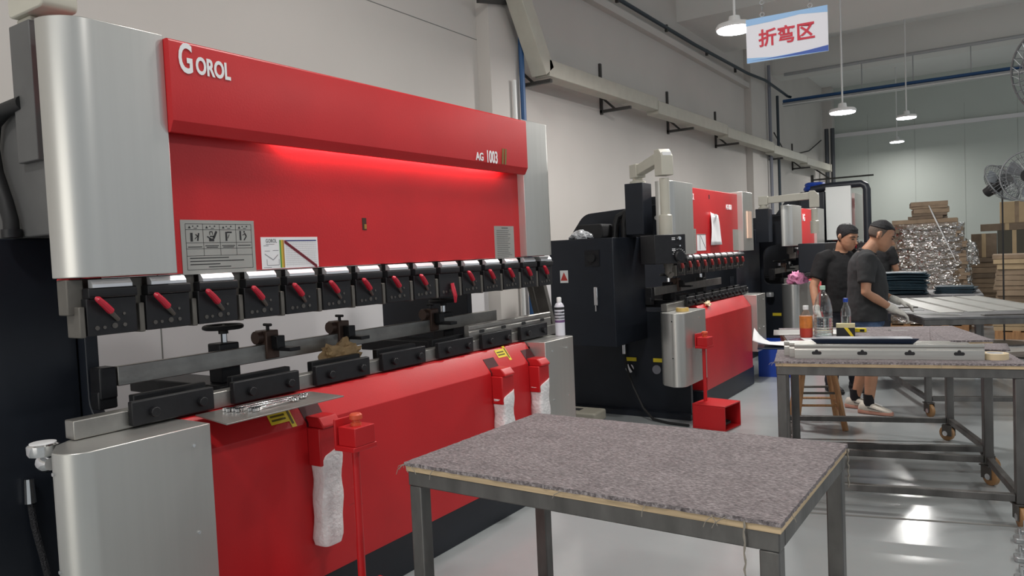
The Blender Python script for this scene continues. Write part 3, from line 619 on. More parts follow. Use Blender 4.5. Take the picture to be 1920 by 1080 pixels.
MB().box(-0.041, -0.030, 2.26, 2.42, 1.62, 1.92).build('cover_slot', mat('peach_light', (0.8, 0.55, 0.42), 0.4), M2)
# hanging sheet of paper
pp = thing('paper_sheet', 'white paper sheet hanging on the red panel of the middle press brake', 'paper', (-2.460, 7.42, 1.56))
vs = []; fs = []
for j in range(9):
    for i in range(5):
        u = i/4; v = j/8; w_ = 0.11+0.07*(1-v)
        vs.append((0.006+0.012*math.sin(u*5+v*3)+0.02*(1-v)*u, (u-0.5)*2*w_*0.9+0.05*(1-v), v*0.33-0.03*u*v))
for j in range(8):
    for i in range(4): a = j*5+i; fs.append((a, a+1, a+6, a+5))
o = MB().add(vs, fs).build('sheet', PAPER, pp, smooth=70); sm = o.modifiers.new('thick', 'SOLIDIFY'); sm.thickness = 0.001
MB().box(0.012, 0.016, -0.03, 0.07, 0.29, 0.31).build('tape_strip', WHITEP, pp)
# control pendant
def pendant(M, px_, py_, pz, ax, ay, az):
    """post on the frame at (px_,py_), arm to (ax,ay,az)"""
    p = MB().box(px_-0.085, px_+0.085, py_-0.10, py_+0.10, pz-0.45, pz).build('pendant_post', BLACK, M, bevel=0.004)
    a = MB().lathe([(0.07, 0), (0.07, 0.02), (0.045, 0.03), (0.045, 0.05)], (px_, py_, pz), 16).build('arm_base', BEIGE, M)
    d = Vector((ax-px_, ay-py_, 0)); L_ = d.length; an = math.atan2(d.y, d.x)
    arm = MB().box(-0.06, 0.06, -0.05, 0.05, 0.0, 0.12).add([(0.06,-.04,.02),(L_-.03,-.04,az-pz-.02),(L_-.03,.04,az-pz-.02),(.06,.04,.02),(.06,-.04,.11),(L_-.03,-.04,az-pz+.075),(L_-.03,.04,az-pz+.075),(.06,.04,.11)],[(0,3,2,1),(4,5,6,7),(0,1,5,4),(1,2,6,5),(2,3,7,6),(3,0,4,7)]).prism([(L_-0.06, az-pz-0.13), (L_+0.06, az-pz-0.13), (L_+0.06, az-pz+0.03), (L_+0.01, az-pz+0.09), (L_-0.06, az-pz+0.09)], 'y', -0.055, 0.055)
    arm = arm.build('pendant_arm', BEIGE, M, bevel=0.006, loc=(px_, py_, pz+0.05), rot=(0, 0, an))
    MB().box(L_+0.012, L_+0.058, -0.04, 0.04, az-pz+0.032, az-pz+0.06).build('arm_cap', LOGO, arm)
    z1 = az-0.1
    d_ = MB().cyl((ax, ay, z1), (ax, ay, 1.68), 0.04, 18).lathe([(0.055, 0), (0.055, 0.16), (0.042, 0.17)], (ax, ay, 1.66), 18).build('drop_tube', BEIGE, M)
    return d_
pendant(M2, -0.36, 0.06, 2.13, 0.0, -0.22, 2.23)
bx = MB().box(-0.10, 0.14, -0.17, 0.12, -0.12, 0.12).build('pendant_box', TOOL, M2, bevel=0.006, loc=(-0.02, -0.22, 1.54), rot=(0, 0, math.radians(-38)))
for (dy, dz, r, m, nm) in ((0.05, 0.085, 0.016, CHROME, 'key_switch'), (0.055, -0.06, 0.048, TOOL, 'dial_knob'), (0.05, 0.025, 0.008, CHROME, 'pointer')):
    MB().lathe([(r*1.1, 0), (r, 0.022), (r*0.8, 0.03)], (0.14, dy, dz), 22, 'x').build(nm, m, bx)
m_ = MB()
for k in range(9):
    a = PI*(0.1+0.8*k/8); m_.line(0.141, 0.055+0.055*math.cos(a), -0.06+0.055*math.sin(a), 0.055+0.062*math.cos(a), -0.06+0.062*math.sin(a), 0.006)
for z in (0.09, 0.077, -0.0, -0.012): m_.line(0.141, -0.01, z, 0.022, z, 0.006)
m_.build('panel_print', LOGO, bx)
MB().tube([(0.02, 0.02, -0.12), (0.02, 0.02, -0.2), (0.05, 0.03, -0.22)], 0.03, 12).build('cable_gland', CAST, bx)
# side fittings of the middle machine
MB().lathe([(0.02, 0), (0.02, 0.02)], (-0.3, 0.31, 1.83), 12, 'y').build('eye_plug', WHITEP, M2)
MB().tube([(-0.60, 0.25, 1.66), (-0.60, 0.26, 1.80), (-0.58, 0.27, 1.90), (-0.50, 0.28, 1.93)], 0.03, 10).build('oil_hose', RUBBER, M2)
MB().tube([(-0.68, 0.22, 1.66), (-0.68, 0.24, 1.78), (-0.66, 0.26, 1.86), (-0.58, 0.28, 1.9)], 0.03, 10).build('oil_hose', RUBBER, M2)
MB().prism(rounded([(-1.0, 1.66), (-0.72, 1.66), (-0.72, 1.80), (-1.0, 1.80)], 0.03, 3), 'y', 0.05, 0.3).build('motor_box', RUBBER, M2, bevel=0.01)
cb = [o for o in M2.children if o.name.startswith('electric_cabinet')][0]
MB().box(-0.70, -0.56, -0.356, -0.35, 1.42, 1.56).build('switch_plate', TOOL, cb)
MB().lathe([(0.035, -0.02), (0.035, 0)], (-0.63, -0.355, 1.49), 16, 'y').build('rotary_switch', RUBBER, cb)
MB().box(-0.955, -0.875, -0.353, -0.35, 1.28, 1.39).build('warning_sticker', WHITEP, cb)
MB().add([(-0.95, -0.354, 1.30), (-0.88, -0.354, 1.30), (-0.915, -0.354, 1.375)], [(0, 1, 2)]).build('sticker_triangle', mat('sticker_red', (0.5, 0.05, 0.04), 0.5), cb)
MB().box(-0.62, -0.585, -0.37, -0.35, 1.08, 1.24).build('door_lock', CHROME, cb, bevel=0.005)
MB().box(-0.608, -0.597, -0.372, -0.365, 1.03, 1.08).build('key', CHROME, cb)
for y_, n_ in ((-0.60, 0), (-0.33, 1)):
    MB().box(y_-0.05, y_+0.05, 0.31, 0.3195, 0.50, 0.535).build('yellow_label', YELLOW, M2)
    MB().lathe([(0.042, -0.012), (0.042, 0.0), (0.03, 0.002)], (y_-0.02, 0.322, 0.43), 18, 'y').build('port_cap', CHROME if n_ == 0 else mat('grey_cap', (0.2, 0.2, 0.23), 0.5), M2)
lb = MB().box(-0.66, -0.50, 0.16, 0.32, 0.80, 0.815).build('lubricator_shelf', DSTEEL, M2, rot=(0, 0, 0))
MB().lathe([(0.05, 0.815), (0.055, 0.83), (0.055, 0.85), (0.05, 0.86)], (-0.58, 0.23, 0), 18).build('lubricator_cap', SHINE, lb)
MB().cyl((-0.60, 0.27, 0.80), (-0.60, 0.27, 0.72), 0.012, 10).build('lubricator_tube', CHROME, lb)
cf = MB().cyl((-0.66, 0.29, 0.66), (-0.66, 0.29, 0.57), 0.02, 12).build('cable_fitting', CHROME, M2)
MB().tube([(-0.66, 0.29, 0.57), (-0.63, 0.27, 0.44), (-0.55, 0.22, 0.28), (-0.42, 0.14, 0.1), (-0.30, 0.08, 0.02), (-0.12, 0.02, 0.012), (0.06, 0.0, 0.012)], 0.012, 8).build('pedal_cable', RUBBER, cf)
MB().box(-1.25, 0.0, 0.22, 0.31, 0.0, 0.05).build('foot_rail', BLACK, M2)
pedal_stand((-2.10, 6.26, 0), math.radians(-8), 'red pedal stand on the floor before the middle press brake', 0.80)

# --- the third machine
M3 = press_brake('small press brake with silver cover behind the middle one', (-2.40, 10.6, 0), 2.25, 0.62, 0.62, 1.50, 2.06, 1.95, (1.33, 1.46), (0.0, 2.2),
                 [(0.45+0.3*i, 0.70+0.3*i) for i in range(5)], [0.4+0.3*i for i in range(6)], 1.41, cab=(-1.1, -0.5), cab_y=(-1.0, 0.1), cab_z=(0.0, 1.75), bed=(0.6, 1.7), detail=False, lowcov=(-0.25, 0.6, 1.8, 2.2), lowbot=0.3, dx_ram=-0.08)
pendant(M3, -0.35, -0.2, 2.02, 0.28, -0.1, 2.08)
MB().box(-0.14, 0.18, -0.45, 0.38, -0.2, 0.17).build('pendant_box', BLACK, M3, bevel=0.01, loc=(0.30, -0.1, 1.36))
text_mesh('AG', 0.14, 'model_letters', LOGO, M3, (-0.076, 0.85, 1.86), sx=0.8)
MB().lathe([(0.03, -0.02), (0.03, 0)], (-0.55, -1.0, 1.66), 12, 'y').build('cabinet_knob', WHITEP, M3)
MB().box(-0.58, -0.53, -1.02, -1.0, 1.0, 1.15).build('cabinet_lock', CHROME, M3)
for y_ in (-0.34, -0.12): MB().box(y_-0.06, y_+0.06, 0.31, 0.3195, 0.52, 0.56).build('yellow_label', YELLOW, M3)
MB().lathe([(0.05, 0.80), (0.055, 0.83), (0.05, 0.86)], (-0.4, 0.2, 0), 18).build('lubricator_cap', SHINE, M3)
# --- the far machine
M4 = press_brake('large far press brake with a tall white end cover and black arm', (-2.15, 13.4, 0), 2.0, 0.10, 1.25, 1.55, 2.36, 2.4, (1.36, 1.5), (0.1, 1.9),
                 [(0.45+0.4*i, 0.75+0.4*i) for i in range(3)], [0.4+0.4*i for i in range(4)], 1.44, cab=(-1.2, -0.6), cab_y=(-0.4, 0.32), cab_z=(0.0, 1.75), bed=(0.6, 1.6), detail=False)
MB().box(-0.36, 0.03, -0.08, -0.005, 1.56, 2.44).build('end_cover', mat('pale_cover', (0.62, 0.64, 0.63), 0.4), M4, bevel=0.01)
MB().box(-0.80, -0.38, 0.02, 0.30, 1.75, 2.40).build('valve_housing', BLACK, M4, bevel=0.03)
MB().tube([(-0.6, 0.0, 2.42), (-0.3, 0.0, 2.46), (0.18, -0.02, 2.46), (0.24, -0.02, 2.42), (0.26, -0.02, 2.36), (0.26, -0.02, 1.5)], 0.06, 12).build('pendant_arm', BLACK, M4)
MB().box(0.14, 0.40, -0.16, 0.14, 1.15, 1.5).build('pendant_box', TOOL, M4, bevel=0.01)
sh = thing('wall_shelf', 'dark wall bracket above the far press brake carrying a blue bundle', 'shelf', (WX, 21.0, 2.9))
MB().box(0, 0.06, -0.03, 0.03, -0.3, 0.4).box(0, 1.5, -0.02, 0.02, 0.25, 0.29).build('shelf_arm', BR, sh)
MB().tube([(0.04, 0, 0.6), (0.45, 0, 0.28)], 0.02, 6).build('brace', BR, sh)
ho = MB().torus((-2.74, 13.68, 2.452), 0.14, 0.05, 'z', 24, 8).torus((-2.74, 13.68, 2.52), 0.13, 0.04, 'z', 24, 8).build('hose_coil', BLUE); tag(ho, 'coiled blue hose on top of the far press brake', 'hose')

ORD = ['lowest', 'second lowest', 'third lowest', 'fourth lowest', 'fifth lowest', 'sixth lowest', 'seventh lowest', 'eighth lowest', 'ninth lowest', 'tenth lowest', 'eleventh lowest', 'twelfth lowest', 'thirteenth lowest', 'fourteenth lowest', 'fifteenth lowest', 'sixteenth lowest', 'seventeenth lowest', 'eighteenth lowest', 'nineteenth lowest', 'twentieth lowest']
# ------------------------------------------------------------------ steel carts with carpeted tops
def cart(label, loc, rotz, w, d, h=0.87, carpet=True, top=None, castors=True, seed=0, lower=True, frays=0):
    """origin: near-left corner on the floor; x along the near edge, y away"""
    t = thing('work_cart', label, 'table', loc, rotz, 'steel work carts')
    q = 0.05; ct = 0.012; pt = 0.018
    zt = h-ct-pt; lz = 0.125 if castors else 0.0
    for nm, bx in (('top_rail', (0, w, 0, q)), ('top_rail', (0, w, d-q, d)), ('top_rail', (0, q, q, d-q)), ('top_rail', (w-q, w, q, d-q))):
        MB().box(bx[0], bx[1], bx[2], bx[3], zt-q, zt).build(nm, FRAME, t, bevel=0.004)
    for x in (0.002, w-q-0.002):
        for y in (0.002, d-q-0.002):
            MB().box(x, x+q, y, y+q, lz, zt-q).build('leg', FRAME, t, bevel=0.004)
    if lower:
        for bx in ((q+.004, w-q-.004, 0.006, q-0.006), (q+.004, w-q-.004, d-q+0.006, d-0.006), (0.006, q-0.006, q+.004, d-q-.004), (w-q+0.006, w-0.006, q+.004, d-q-.004)):
            MB().box(*bx, lz+0.01, lz+0.05).build('lower_rail', FRAME, t, bevel=0.004)
    MB().box(-0.004, w+0.004, -0.004, d+0.004, zt, zt+pt).build('top_board', top or PLY, t)
    rnd = random.Random(seed)
    if carpet:
        n = 60; vs = []; fs = []
        E = 0.008
        edge = [(-E+(w+2*E)*i/n, -E) for i in range(n)]+[(w+E, -E+(d+2*E)*i/n) for i in range(n)]+[(w+E-(w+2*E)*i/n, d+E) for i in range(n)]+[(-E, d+E-(d+2*E)*i/n) for i in range(n)]
        edge = [(x+rnd.uniform(-.0022, .0022), y+rnd.uniform(-.0022, .0022)) for x, y in edge]
        MB().prism(edge, 'z', zt+pt, h).build('carpet', CARPET, t)
        for k in range(frays):
            s = rnd.choice((0, 0, 0, 1)); x = rnd.uniform(0, w) if s == 0 else w+E; y = -E if s == 0 else rnd.uniform(0, d)
            if k < 7: x, y = (rnd.uniform(-0.01, 0.03), -E) if k % 2 else (-E, rnd.uniform(0, .03))
            l = rnd.uniform(0.015, 0.05); a = rnd.uniform(-.03, .03); b = rnd.uniform(-.03, .03)
            MB().tube([(x, y+.004, h-.006), (x+a*.4, y-.008+b*.2, h-.01), (x+a, y-.012, h-l*.6), (x+a*1.3, y-.01, h-l)], 0.0012, 4).build('loose_thread', mat('thread', (0.30, 0.27, 0.23), 0.9), t)
    if castors:
        for i, (x, y) in enumerate(((0.03, 0.03), (w-0.03, 0.03), (w-0.03, d-0.03), (0.03, d-0.03))):
            a = rnd.uniform(0, 6.28); c = MB().box(-0.035, 0.035, -0.035, 0.035, 0.117, 0.125).box(-0.03, 0.045, -0.026, -0.021, 0.04, 0.117).box(-0.03, 0.045, 0.021, 0.026, 0.04, 0.117).build('castor', DSTEEL, t, loc=(x, y, 0), rot=(0, 0, a))
            MB().lathe([(0.03, -0.018), (0.05, -0.016), (0.055, -0.012), (0.055, 0.012), (0.05, 0.016), (0.03, 0.018)], (0.02, 0, 0.055), 20, 'y').build('wheel', WHEEL, c)
            MB().lathe([(0.02, -0.028), (0.02, 0.028)], (0.02, 0, 0.055), 10, 'y').build('hub', CHROME, c)
    return t
GREYTOP = mat('grey_steel_top', (0.15, 0.15, 0.155), 0.5, 0.4, noise_amt=0.3, noise_scale=6)
cart('steel cart with grey carpet top in the foreground', (-1.691, 1.868, 0), math.radians(-0.85), 1.218, 0.815, frays=16, seed=3)
T1_ = [o for o in COL.objects if o.name == 'work_cart'][0]
for (x_, y_, l_) in ((1.135, -0.012, 0.22), (1.232, 0.79, 0.13)):
    MB().tube([(x_+0.002*math.sin(q*1.9), y_+0.002*math.cos(q*2.3), 0.862-l_*q/16) for q in range(17)], [0.0022+0.0012*(q % 2) for q in range(17)], 5).build('hanging_thread', mat('thread', (0.30, 0.27, 0.23), 0.9), T1_)
T2 = cart('steel cart carrying silver die rails and a roll of tape', (-1.123, 4.419, 0), math.radians(12.1), 1.226, 0.80, seed=4, frays=8)
T2b = cart('steel cart carrying the drink bottles behind the die rails', (-1.25, 5.30, 0), math.radians(18), 1.22, 0.88, seed=5)
T3 = cart('steel cart covered with grey metal strips beside the workers', (-0.60, 7.26, 0), math.radians(20), 1.22, 2.40, seed=6, carpet=False, top=GREYTOP)
T4 = cart('steel cart at the back carrying the stack of dark teal sheets', (-1.48, 9.98, 0), math.radians(4), 1.25, 1.1, seed=8, carpet=False, top=GREYTOP)
H = 0.87
def on_cart(T, p, z=H):
    """world point from cart-local x,y"""
    a = T.rotation_euler.z; c, s = math.cos(a), math.sin(a)
    return (T.location.x+c*p[0]-s*p[1], T.location.y+s*p[0]+c*p[1], z)
# ---- silver die rails on the second cart
def die_rail(label, T, x, y, L_, hgt=0.085, wd=0.045, nslots=4, z=H, rz=0.0, group=None, mt=None):
    p = on_cart(T, (x, y), z); t = thing('die_rail_block', label, 'die rail', p, T.rotation_euler.z+rz, group)
    poly = [(0, 0), (0, hgt*0.62), (0.006, hgt*0.70), (0.006, hgt*0.78), (0, hgt*0.84), (0, hgt), (wd*0.3, hgt), (wd*0.5, hgt*0.93), (wd*0.7, hgt), (wd, hgt), (wd, 0)]
    mt = mt or STEELB
    MB().prism(poly, 'x', 0, L_).build('rail_body', mt, t, bevel=0.0015)
    for k in range(nslots):
        cx = L_*(k+0.5)/nslots
        MB().prism(rounded([(cx-0.026, hgt*0.30), (cx+0.026, hgt*0.30), (cx+0.026, hgt*0.52), (cx-0.026, hgt*0.52)], hgt*0.10, 4), 'y', -0.0012, 0.004).build('slot', INK, t)
        MB().lathe([(0.009, -0.002), (0.009, 0.004)], (cx, 0, hgt*0.54), 12, 'y').build('slot_hole', INK, t)
    return t
STEELB = mat('die_steel', (0.50, 0.49, 0.46), 0.35, 0.7, noise_amt=0.08, noise_scale=20, stretch=(0.2, 4, 4))
die_rail('front silver die rail with four slots lying on the cart edge', T2, 0.10, 0.10, 0.96, group='silver die rails on the cart')
die_rail('middle silver die rail lying on the cart', T2, 0.07, 0.165, 0.93, group='silver die rails on the cart')
die_rail('rear silver die rail lying against the navy tray', T2, 0.04, 0.23, 0.88, group='silver die rails on the cart')
tr = thing('sheet_tray', 'dark navy sheet metal tray lying on top of the silver die rails', 'tray', on_cart(T2, (0.22, 0.13), H+0.087), math.radians(11.5))
MB().prism(rounded([(0, 0), (0.50, 0), (0.52, 0.10), (0.52, 0.30), (0.0, 0.30)], [0.01]*5, 3), 'z', 0.0, 0.006).build('tray_base', NAVY, tr)
MB().add([(0,0,0),(.50,0,0),(.53,-.02,.028),(-.03,-.02,.028),(0,0.004,0.002),(.50,.004,.002),(.53,-.014,.030),(-.03,-.014,.030)],[(0,1,2,3),(4,7,6,5),(0,4,5,1),(1,5,6,2),(2,6,7,3),(3,7,4,0)]).build('tray_lip', NAVY, tr)
tp = thing('tape_roll', 'cream masking tape roll on the near corner of the cart', 'tape', on_cart(T2, (1.12, 0.17), H))
TAPE = mat('cream_tape', (0.68, 0.55, 0.36), 0.5)
MB().lathe([(0.04, 0), (0.065, 0), (0.065, 0.032), (0.04, 0.032), (0.04, 0)], n=28).build('tape_winding', TAPE, tp)
MB().lathe([(0.037, 0.001), (0.040, 0.001), (0.040, 0.033), (0.037, 0.033), (0.037, 0.001)], n=28).build('tape_core', PAPER, tp)
# papers at the left end
def sheet(name, label, cat, loc, rotz, w, d, m, curl=0.0, group=None, thick=0.0015):
    vs = []; fs = []; n = 8
    for j in range(n+1):
        for i in range(n+1):
            u, v = i/n, j/n; vs.append((u*w, v*d, thick+curl*(max(0, 0.45-u)**2)*6*(0.5+v)+0.004*math.sin(5*u+3*v)*(1 if curl else 0)+ (0.004 if curl else 0)))
    for j in range(n):
        for i in range(n): a = j*(n+1)+i; fs.append((a, a+1, a+n+2, a+n+1))
    o = MB().add(vs, fs).build(name, m, smooth=70, loc=loc, rot=(0, 0, rotz)); sm = o.modifiers.new('thick', 'SOLIDIFY'); sm.thickness = thick
    tag(o, label, cat, group); return o
sheet('magazine', 'curled printed magazine hanging over the left edge of the cart', 'magazine', on_cart(T2, (-0.16, 0.52), H+0.02), math.radians(12), 0.26, 0.2, PAPER, 0.05)
sheet('navy_panel', 'thin navy panel under the curled magazine', 'panel', on_cart(T2, (-0.13, 0.5), H), math.radians(14), 0.36, 0.22, NAVY, thick=0.008)
sheet('brochure', 'dark red brochure lying beside the drink bottles', 'brochure', on_cart(T2b, (0.0, 0.1), H), math.radians(-10), 0.22, 0.14, mat('brochure', (0.12, 0.03, 0.04), 0.4))
sheet('white_sheet', 'white paper sheet lying between brochure and juice bottle', 'paper', on_cart(T2b, (0.10, 0.02), H+0.003), math.radians(22), 0.24, 0.18, PAPER)
sheet('grey_plate', 'flat grey metal plate on the far left corner of the bottle cart', 'plate', on_cart(T2b, (-0.08, 0.40), H), math.radians(14), 0.5, 0.32, STRIP, thick=0.006)
sheet('carpet_offcut', 'torn grey carpet flap curling on the right side of the cart', 'carpet', on_cart(T2, (0.86, 0.52), H+0.002), math.radians(4), 0.40, 0.24, CARPET, 0.05, thick=0.008)
nb = thing('note_pad', 'small cream note pad on the grey plate', 'note pad', on_cart(T2b, (0.16, 0.44), H+0.0085), math.radians(14)); MB().box(0, 0.16, 0, 0.1, 0, 0.014).build('pages', PAPER, nb); MB().box(0, 0.16, 0, 0.1, 0.014, 0.016).build('cover', CARD3, nb)
# bottles
def bottle(label, loc, prof, cap, capm, water=None, label_band=None, name='water_bottle', capr=None):
    t = thing(name, label, 'bottle', loc, 0, 'drink bottles on the cart')
    MB().lathe(prof, n=24).build('bottle_body', CLEAR, t, smooth=60)
    r, z = prof[-1]
    MB().lathe([(cap[0], z-0.004), (cap[0], z+cap[1]), (cap[0]*0.9, z+cap[1]+0.002)], n=18).build('cap', capm, t)
    if water:
        wp = [(max(0.002, a-0.002), b+0.002) for a, b in prof if b < water]; wp.append((wp[-1][0], water))
        MB().lathe(wp, n=24).build('water', mat('water', (0.9, 0.95, 0.96), 0.02, trans=1.0, ior=1.2), t, smooth=60)
    if label_band: MB().lathe([(label_band[2], label_band[0]), (label_band[2], label_band[1])], n=24).build('bottle_label', label_band[3], t)
    return t
ribs = [(0.058, 0.0), (0.066, 0.012)]
for k in range(7): ribs += [(0.066, 0.03+k*0.022), (0.063, 0.036+k*0.022), (0.066, 0.042+k*0.022)]
ribs += [(0.066, 0.20), (0.062, 0.24), (0.05, 0.29), (0.034, 0.325), (0.018, 0.345), (0.0165, 0.365)]
bottle('large clear water bottle with a pale green cap', (-1.09, 5.60, H), [(a*0.95, b*0.94) for a, b in ribs], (0.019, 0.022), mat('mint_cap', (0.42, 0.62, 0.50), 0.4), water=0.14)
bottle('clear water bottle with a blue cap', (-0.975, 5.80, H), [(0.03, 0), (0.034, 0.01), (0.034, 0.15), (0.031, 0.185), (0.018, 0.215), (0.0145, 0.225), (0.0145, 0.24)], (0.017, 0.022), BLUE, water=0.135)
JU = mat('orange_label', (0.62, 0.20, 0.04), 0.4, noise_amt=0.3, noise_scale=20); JR = mat('juice_red', (0.48, 0.05, 0.03), 0.35)
jb = bottle('juice bottle with an orange and red label and a white cap', (-1.20, 5.57, H), [(0.036, 0), (0.042, 0.01), (0.042, 0.15), (0.03, 0.175), (0.02, 0.195), (0.0165, 0.205)], (0.02, 0.022), WHITEP, label_band=(0.07, 0.155, 0.0435, JU), name='juice_bottle')
MB().lathe([(0.039, 0.002), (0.0432, 0.012), (0.0432, 0.07)], n=24).build('lower_label', JR, jb)
bx_ = thing('tape_box', 'small black and yellow box before the blue capped bottle', 'box', (-1.02, 5.68, H), math.radians(8))
MB().box(0, 0.12, 0, 0.06, 0, 0.062).build('carton', INK, bx_, bevel=0.002); MB().box(-0.001, 0.121, -0.001, 0.061, 0.062, 0.09).build('top_band', mat('cream_band', (0.62, 0.55, 0.32), 0.5), bx_)
MB().add([(.05, -.0015, .062), (.075, -.0015, .062), (.115, -.0015, .0), (.095, -.0015, .0)], [(0, 1, 2, 3)]).build('yellow_stripe', YELLOW, bx_)
ct = thing('box_cutter', 'yellow box cutter lying on the carpet behind the bottles', 'cutter', (-0.93, 5.98, H), math.radians(0))
MB().prism(rounded([(-0.05, -0.015), (0.05, -0.012), (0.065, 0.0), (0.05, 0.018), (-0.05, 0.015)], 0.006, 3), 'z', 0.0, 0.03).build('handle', mat('cutter_yellow', (0.75, 0.60, 0.02), 0.4), ct, bevel=0.004)
MB().box(0.02, 0.05, -0.016, -0.012, 0.006, 0.022).build('grip', RUBBER, ct)
st_ = thing('steel_ruler', 'small steel ruler lying on the far carpet', 'ruler', (-0.74, 6.10, H), math.radians(10)); MB().box(0, 0.13, 0, 0.02, 0, 0.003).build('blade', STRIP, st_); MB().box(0.0, 0.02, 0.0, 0.02, 0.003, 0.005).build('end_stop', INK, st_)
gl = thing('glove', 'crumpled pinkish work glove at the end of the navy tray', 'glove', on_cart(T2, (0.93, 0.30), H+0.0))
vs = []
def crumple(name, m, c, sx, sy, sz, amp, seed, parent=None, sub=3, fr=9.0):
    bm = bmesh.new(); bmesh.ops.create_icosphere(bm, subdivisions=sub, radius=1)
    for v in bm.verts:
        n = noise.noise(Vector(v.co)*2.1+Vector((seed, 0, 0)))*amp+abs(noise.noise(Vector(v.co)*fr*0.5+Vector((0, seed, 0))))*amp*0.8
        k = 1+n; v.co = Vector((v.co.x*sx*k, v.co.y*sy*k, max(-0.25, v.co.z)*sz*k))
    zmin = min(v.co.z for v in bm.verts)
    for v in bm.verts: v.co += Vector(c)-Vector((0, 0, zmin))
    me = bpy.data.meshes.new(name); bm.to_mesh(me); bm.free(); me.materials.append(m)
    for p in me.polygons: p.use_smooth = True
    me.set_sharp_from_angle(angle=math.radians(30))
    o = bpy.data.objects.new(name, me); COL.objects.link(o)
    if parent: o.parent = parent
    return o
crumple('glove_body', mat('glove_pink', (0.70, 0.55, 0.58), 0.9), (0, 0, 0), 0.06, 0.035, 0.028, 0.5, 3.3, gl)
crumple('cuff', mat('glove_white', (0.72, 0.70, 0.66), 0.9), (0.05, -0.02, 0), 0.03, 0.025, 0.02, 0.4, 5.3, gl)
# ---- strips on the third cart
GREYTOP = mat('grey_steel_top', (0.16, 0.16, 0.165), 0.5, 0.4, noise_amt=0.3, noise_scale=6)
def strip_on(T, label, x, y, L_, wd, rz, z, grp='grey metal strips on the strip cart', m=None, nm='metal_strip'):
    p = on_cart(T, (x, y), z); t = thing(nm, label, 'metal strip', p, T.rotation_euler.z+rz, grp)
    MB().box(0, L_, 0, wd, 0, 0.004).build('strip_web', m or STRIP, t); MB().box(0, L_, 0, 0.004, 0.004, 0.012).build('strip_flange', m or STRIP, t); return t
names = ['leftmost long grey strip on the strip cart', 'second long grey strip on the strip cart', 'third long grey strip on the strip cart', 'rightmost long grey strip on the strip cart']
for k in range(4): strip_on(T3, names[k], 0.44+k*0.245, 0.42+0.03*k, 1.85, 0.20, math.radians(90), H-0.0115, m=STRIP)
WSTR = mat('white_strip', (0.62, 0.63, 0.62), 0.4)
strip_on(T3, 'white strip under the gloved hand on the strip cart', -0.16, 0.50, 0.60, 0.05, math.radians(-38), H-0.0115, m=WSTR)
strip_on(T3, 'short white strip beside the gloved hand on the strip cart', -0.02, 0.75, 0.22, 0.06, math.radians(-10), H-0.0115, m=WSTR)
strip_on(T3, 'dark narrow strip crossing the strip cart behind the hand', 0.02, 1.0, 0.20, 0.09, math.radians(0), H-0.0115, m=DSTEEL)
strip_on(T3, 'dark strip near the front edge of the strip cart', 0.48, 0.05, 0.7, 0.09, math.radians(1), H-0.0115, m=DSTEEL)
# teal stack: sheets one by one
for k in range(16):
    z = H-0.0115+k*0.0165; w_ = 0.62+random.uniform(-.03, .03)
    n = 14; vs = []; fs = []
    for i in range(n+1):
        u = i/n
        for v in (0, 1):
            vs.append((u*w_, v*0.5, 0.012*math.sin(u*PI)*(k/16)))
    for i in range(n): fs.append((2*i, 2*i+2, 2*i+3, 2*i+1))
    o = MB().add(vs, fs).build('teal_sheet', TEAL, smooth=60, loc=(-1.42+random.uniform(-.03, .03), 10.06+random.uniform(-.03, .03), z), rot=(0, 0, math.radians(4+random.uniform(-3, 3)))); sm = o.modifiers.new('thick', 'SOLIDIFY'); sm.thickness = 0.011; sm.offset = 1
    tag(o, ORD[k]+' dark teal sheet in the thick stack on the back cart', 'metal sheet', 'dark teal sheets in the large stack')
for k in range(6):
    o = MB().box(0, 0.4, 0, 0.35, 0, 0.011).build('teal_sheet', TEAL, loc=(-0.74+random.uniform(-.02, .02), 10.35, H-0.0115+k*0.014), rot=(0, 0, math.radians(random.uniform(-6, 6)))); tag(o, ORD[k]+' dark teal sheet in the small stack behind the large one', 'metal sheet', 'dark teal sheets in the small stack')
# stool
stl = thing('wooden_stool', 'pine wooden stool with round legs behind the die rail cart', 'stool', (-1.36, 6.62, 0), 0.35)
MB().lathe([(0.15, 0.0), (0.16, 0.01), (0.16, 0.03), (0.15, 0.035)], (0, 0, 0.665), 28).build('seat', WOOD, stl)
ft = [(0.19, 0.19), (-0.19, 0.19), (-0.19, -0.19), (0.19, -0.19)]; tp_ = [(0.09, 0.09), (-0.09, 0.09), (-0.09, -0.09), (0.09, -0.09)]
for a, b in zip(ft, tp_): MB().tube([(a[0], a[1], 0), (b[0], b[1], 0.667)], [0.024, 0.026], 10).build('leg', WOOD, stl)
for k in range(4):
    for f in ((0.22, 0.30) if k % 2 else (0.30, 0.45)):
        a, b = ft[k], ft[(k+1) % 4]; c, d = tp_[k], tp_[(k+1) % 4]
        p = [(a[i]*(1-f)+c[i]*f) for i in (0, 1)]; q = [(b[i]*(1-f)+d[i]*f) for i in (0, 1)]
        MB().tube([(*p, 0.667*f), (*q, 0.667*f)], 0.010, 8).build('stretcher', DSTEEL if f > .4 else WOOD, stl)
# blue crate on the floor by the third machine
cr = thing('plastic_crate', 'blue plastic crate on the floor between middle and small press brakes', 'crate', (-2.26, 9.0, 0), 0.1)
for a in ((-.2, .2, -.15, -.14), (-.2, .2, .14, .15), (-.2, -.19, -.14, .14), (.19, .2, -.14, .14)): MB().box(*a, 0.0, 0.42).build('crate_side', BLUE, cr)
MB().box(-.19, .19, -.14, .14, 0.0, 0.01).build('crate_bottom', BLUE, cr); MB().box(-.21, .21, -.16, -.15, 0.38, 0.42).build('rim', BLUE, cr)
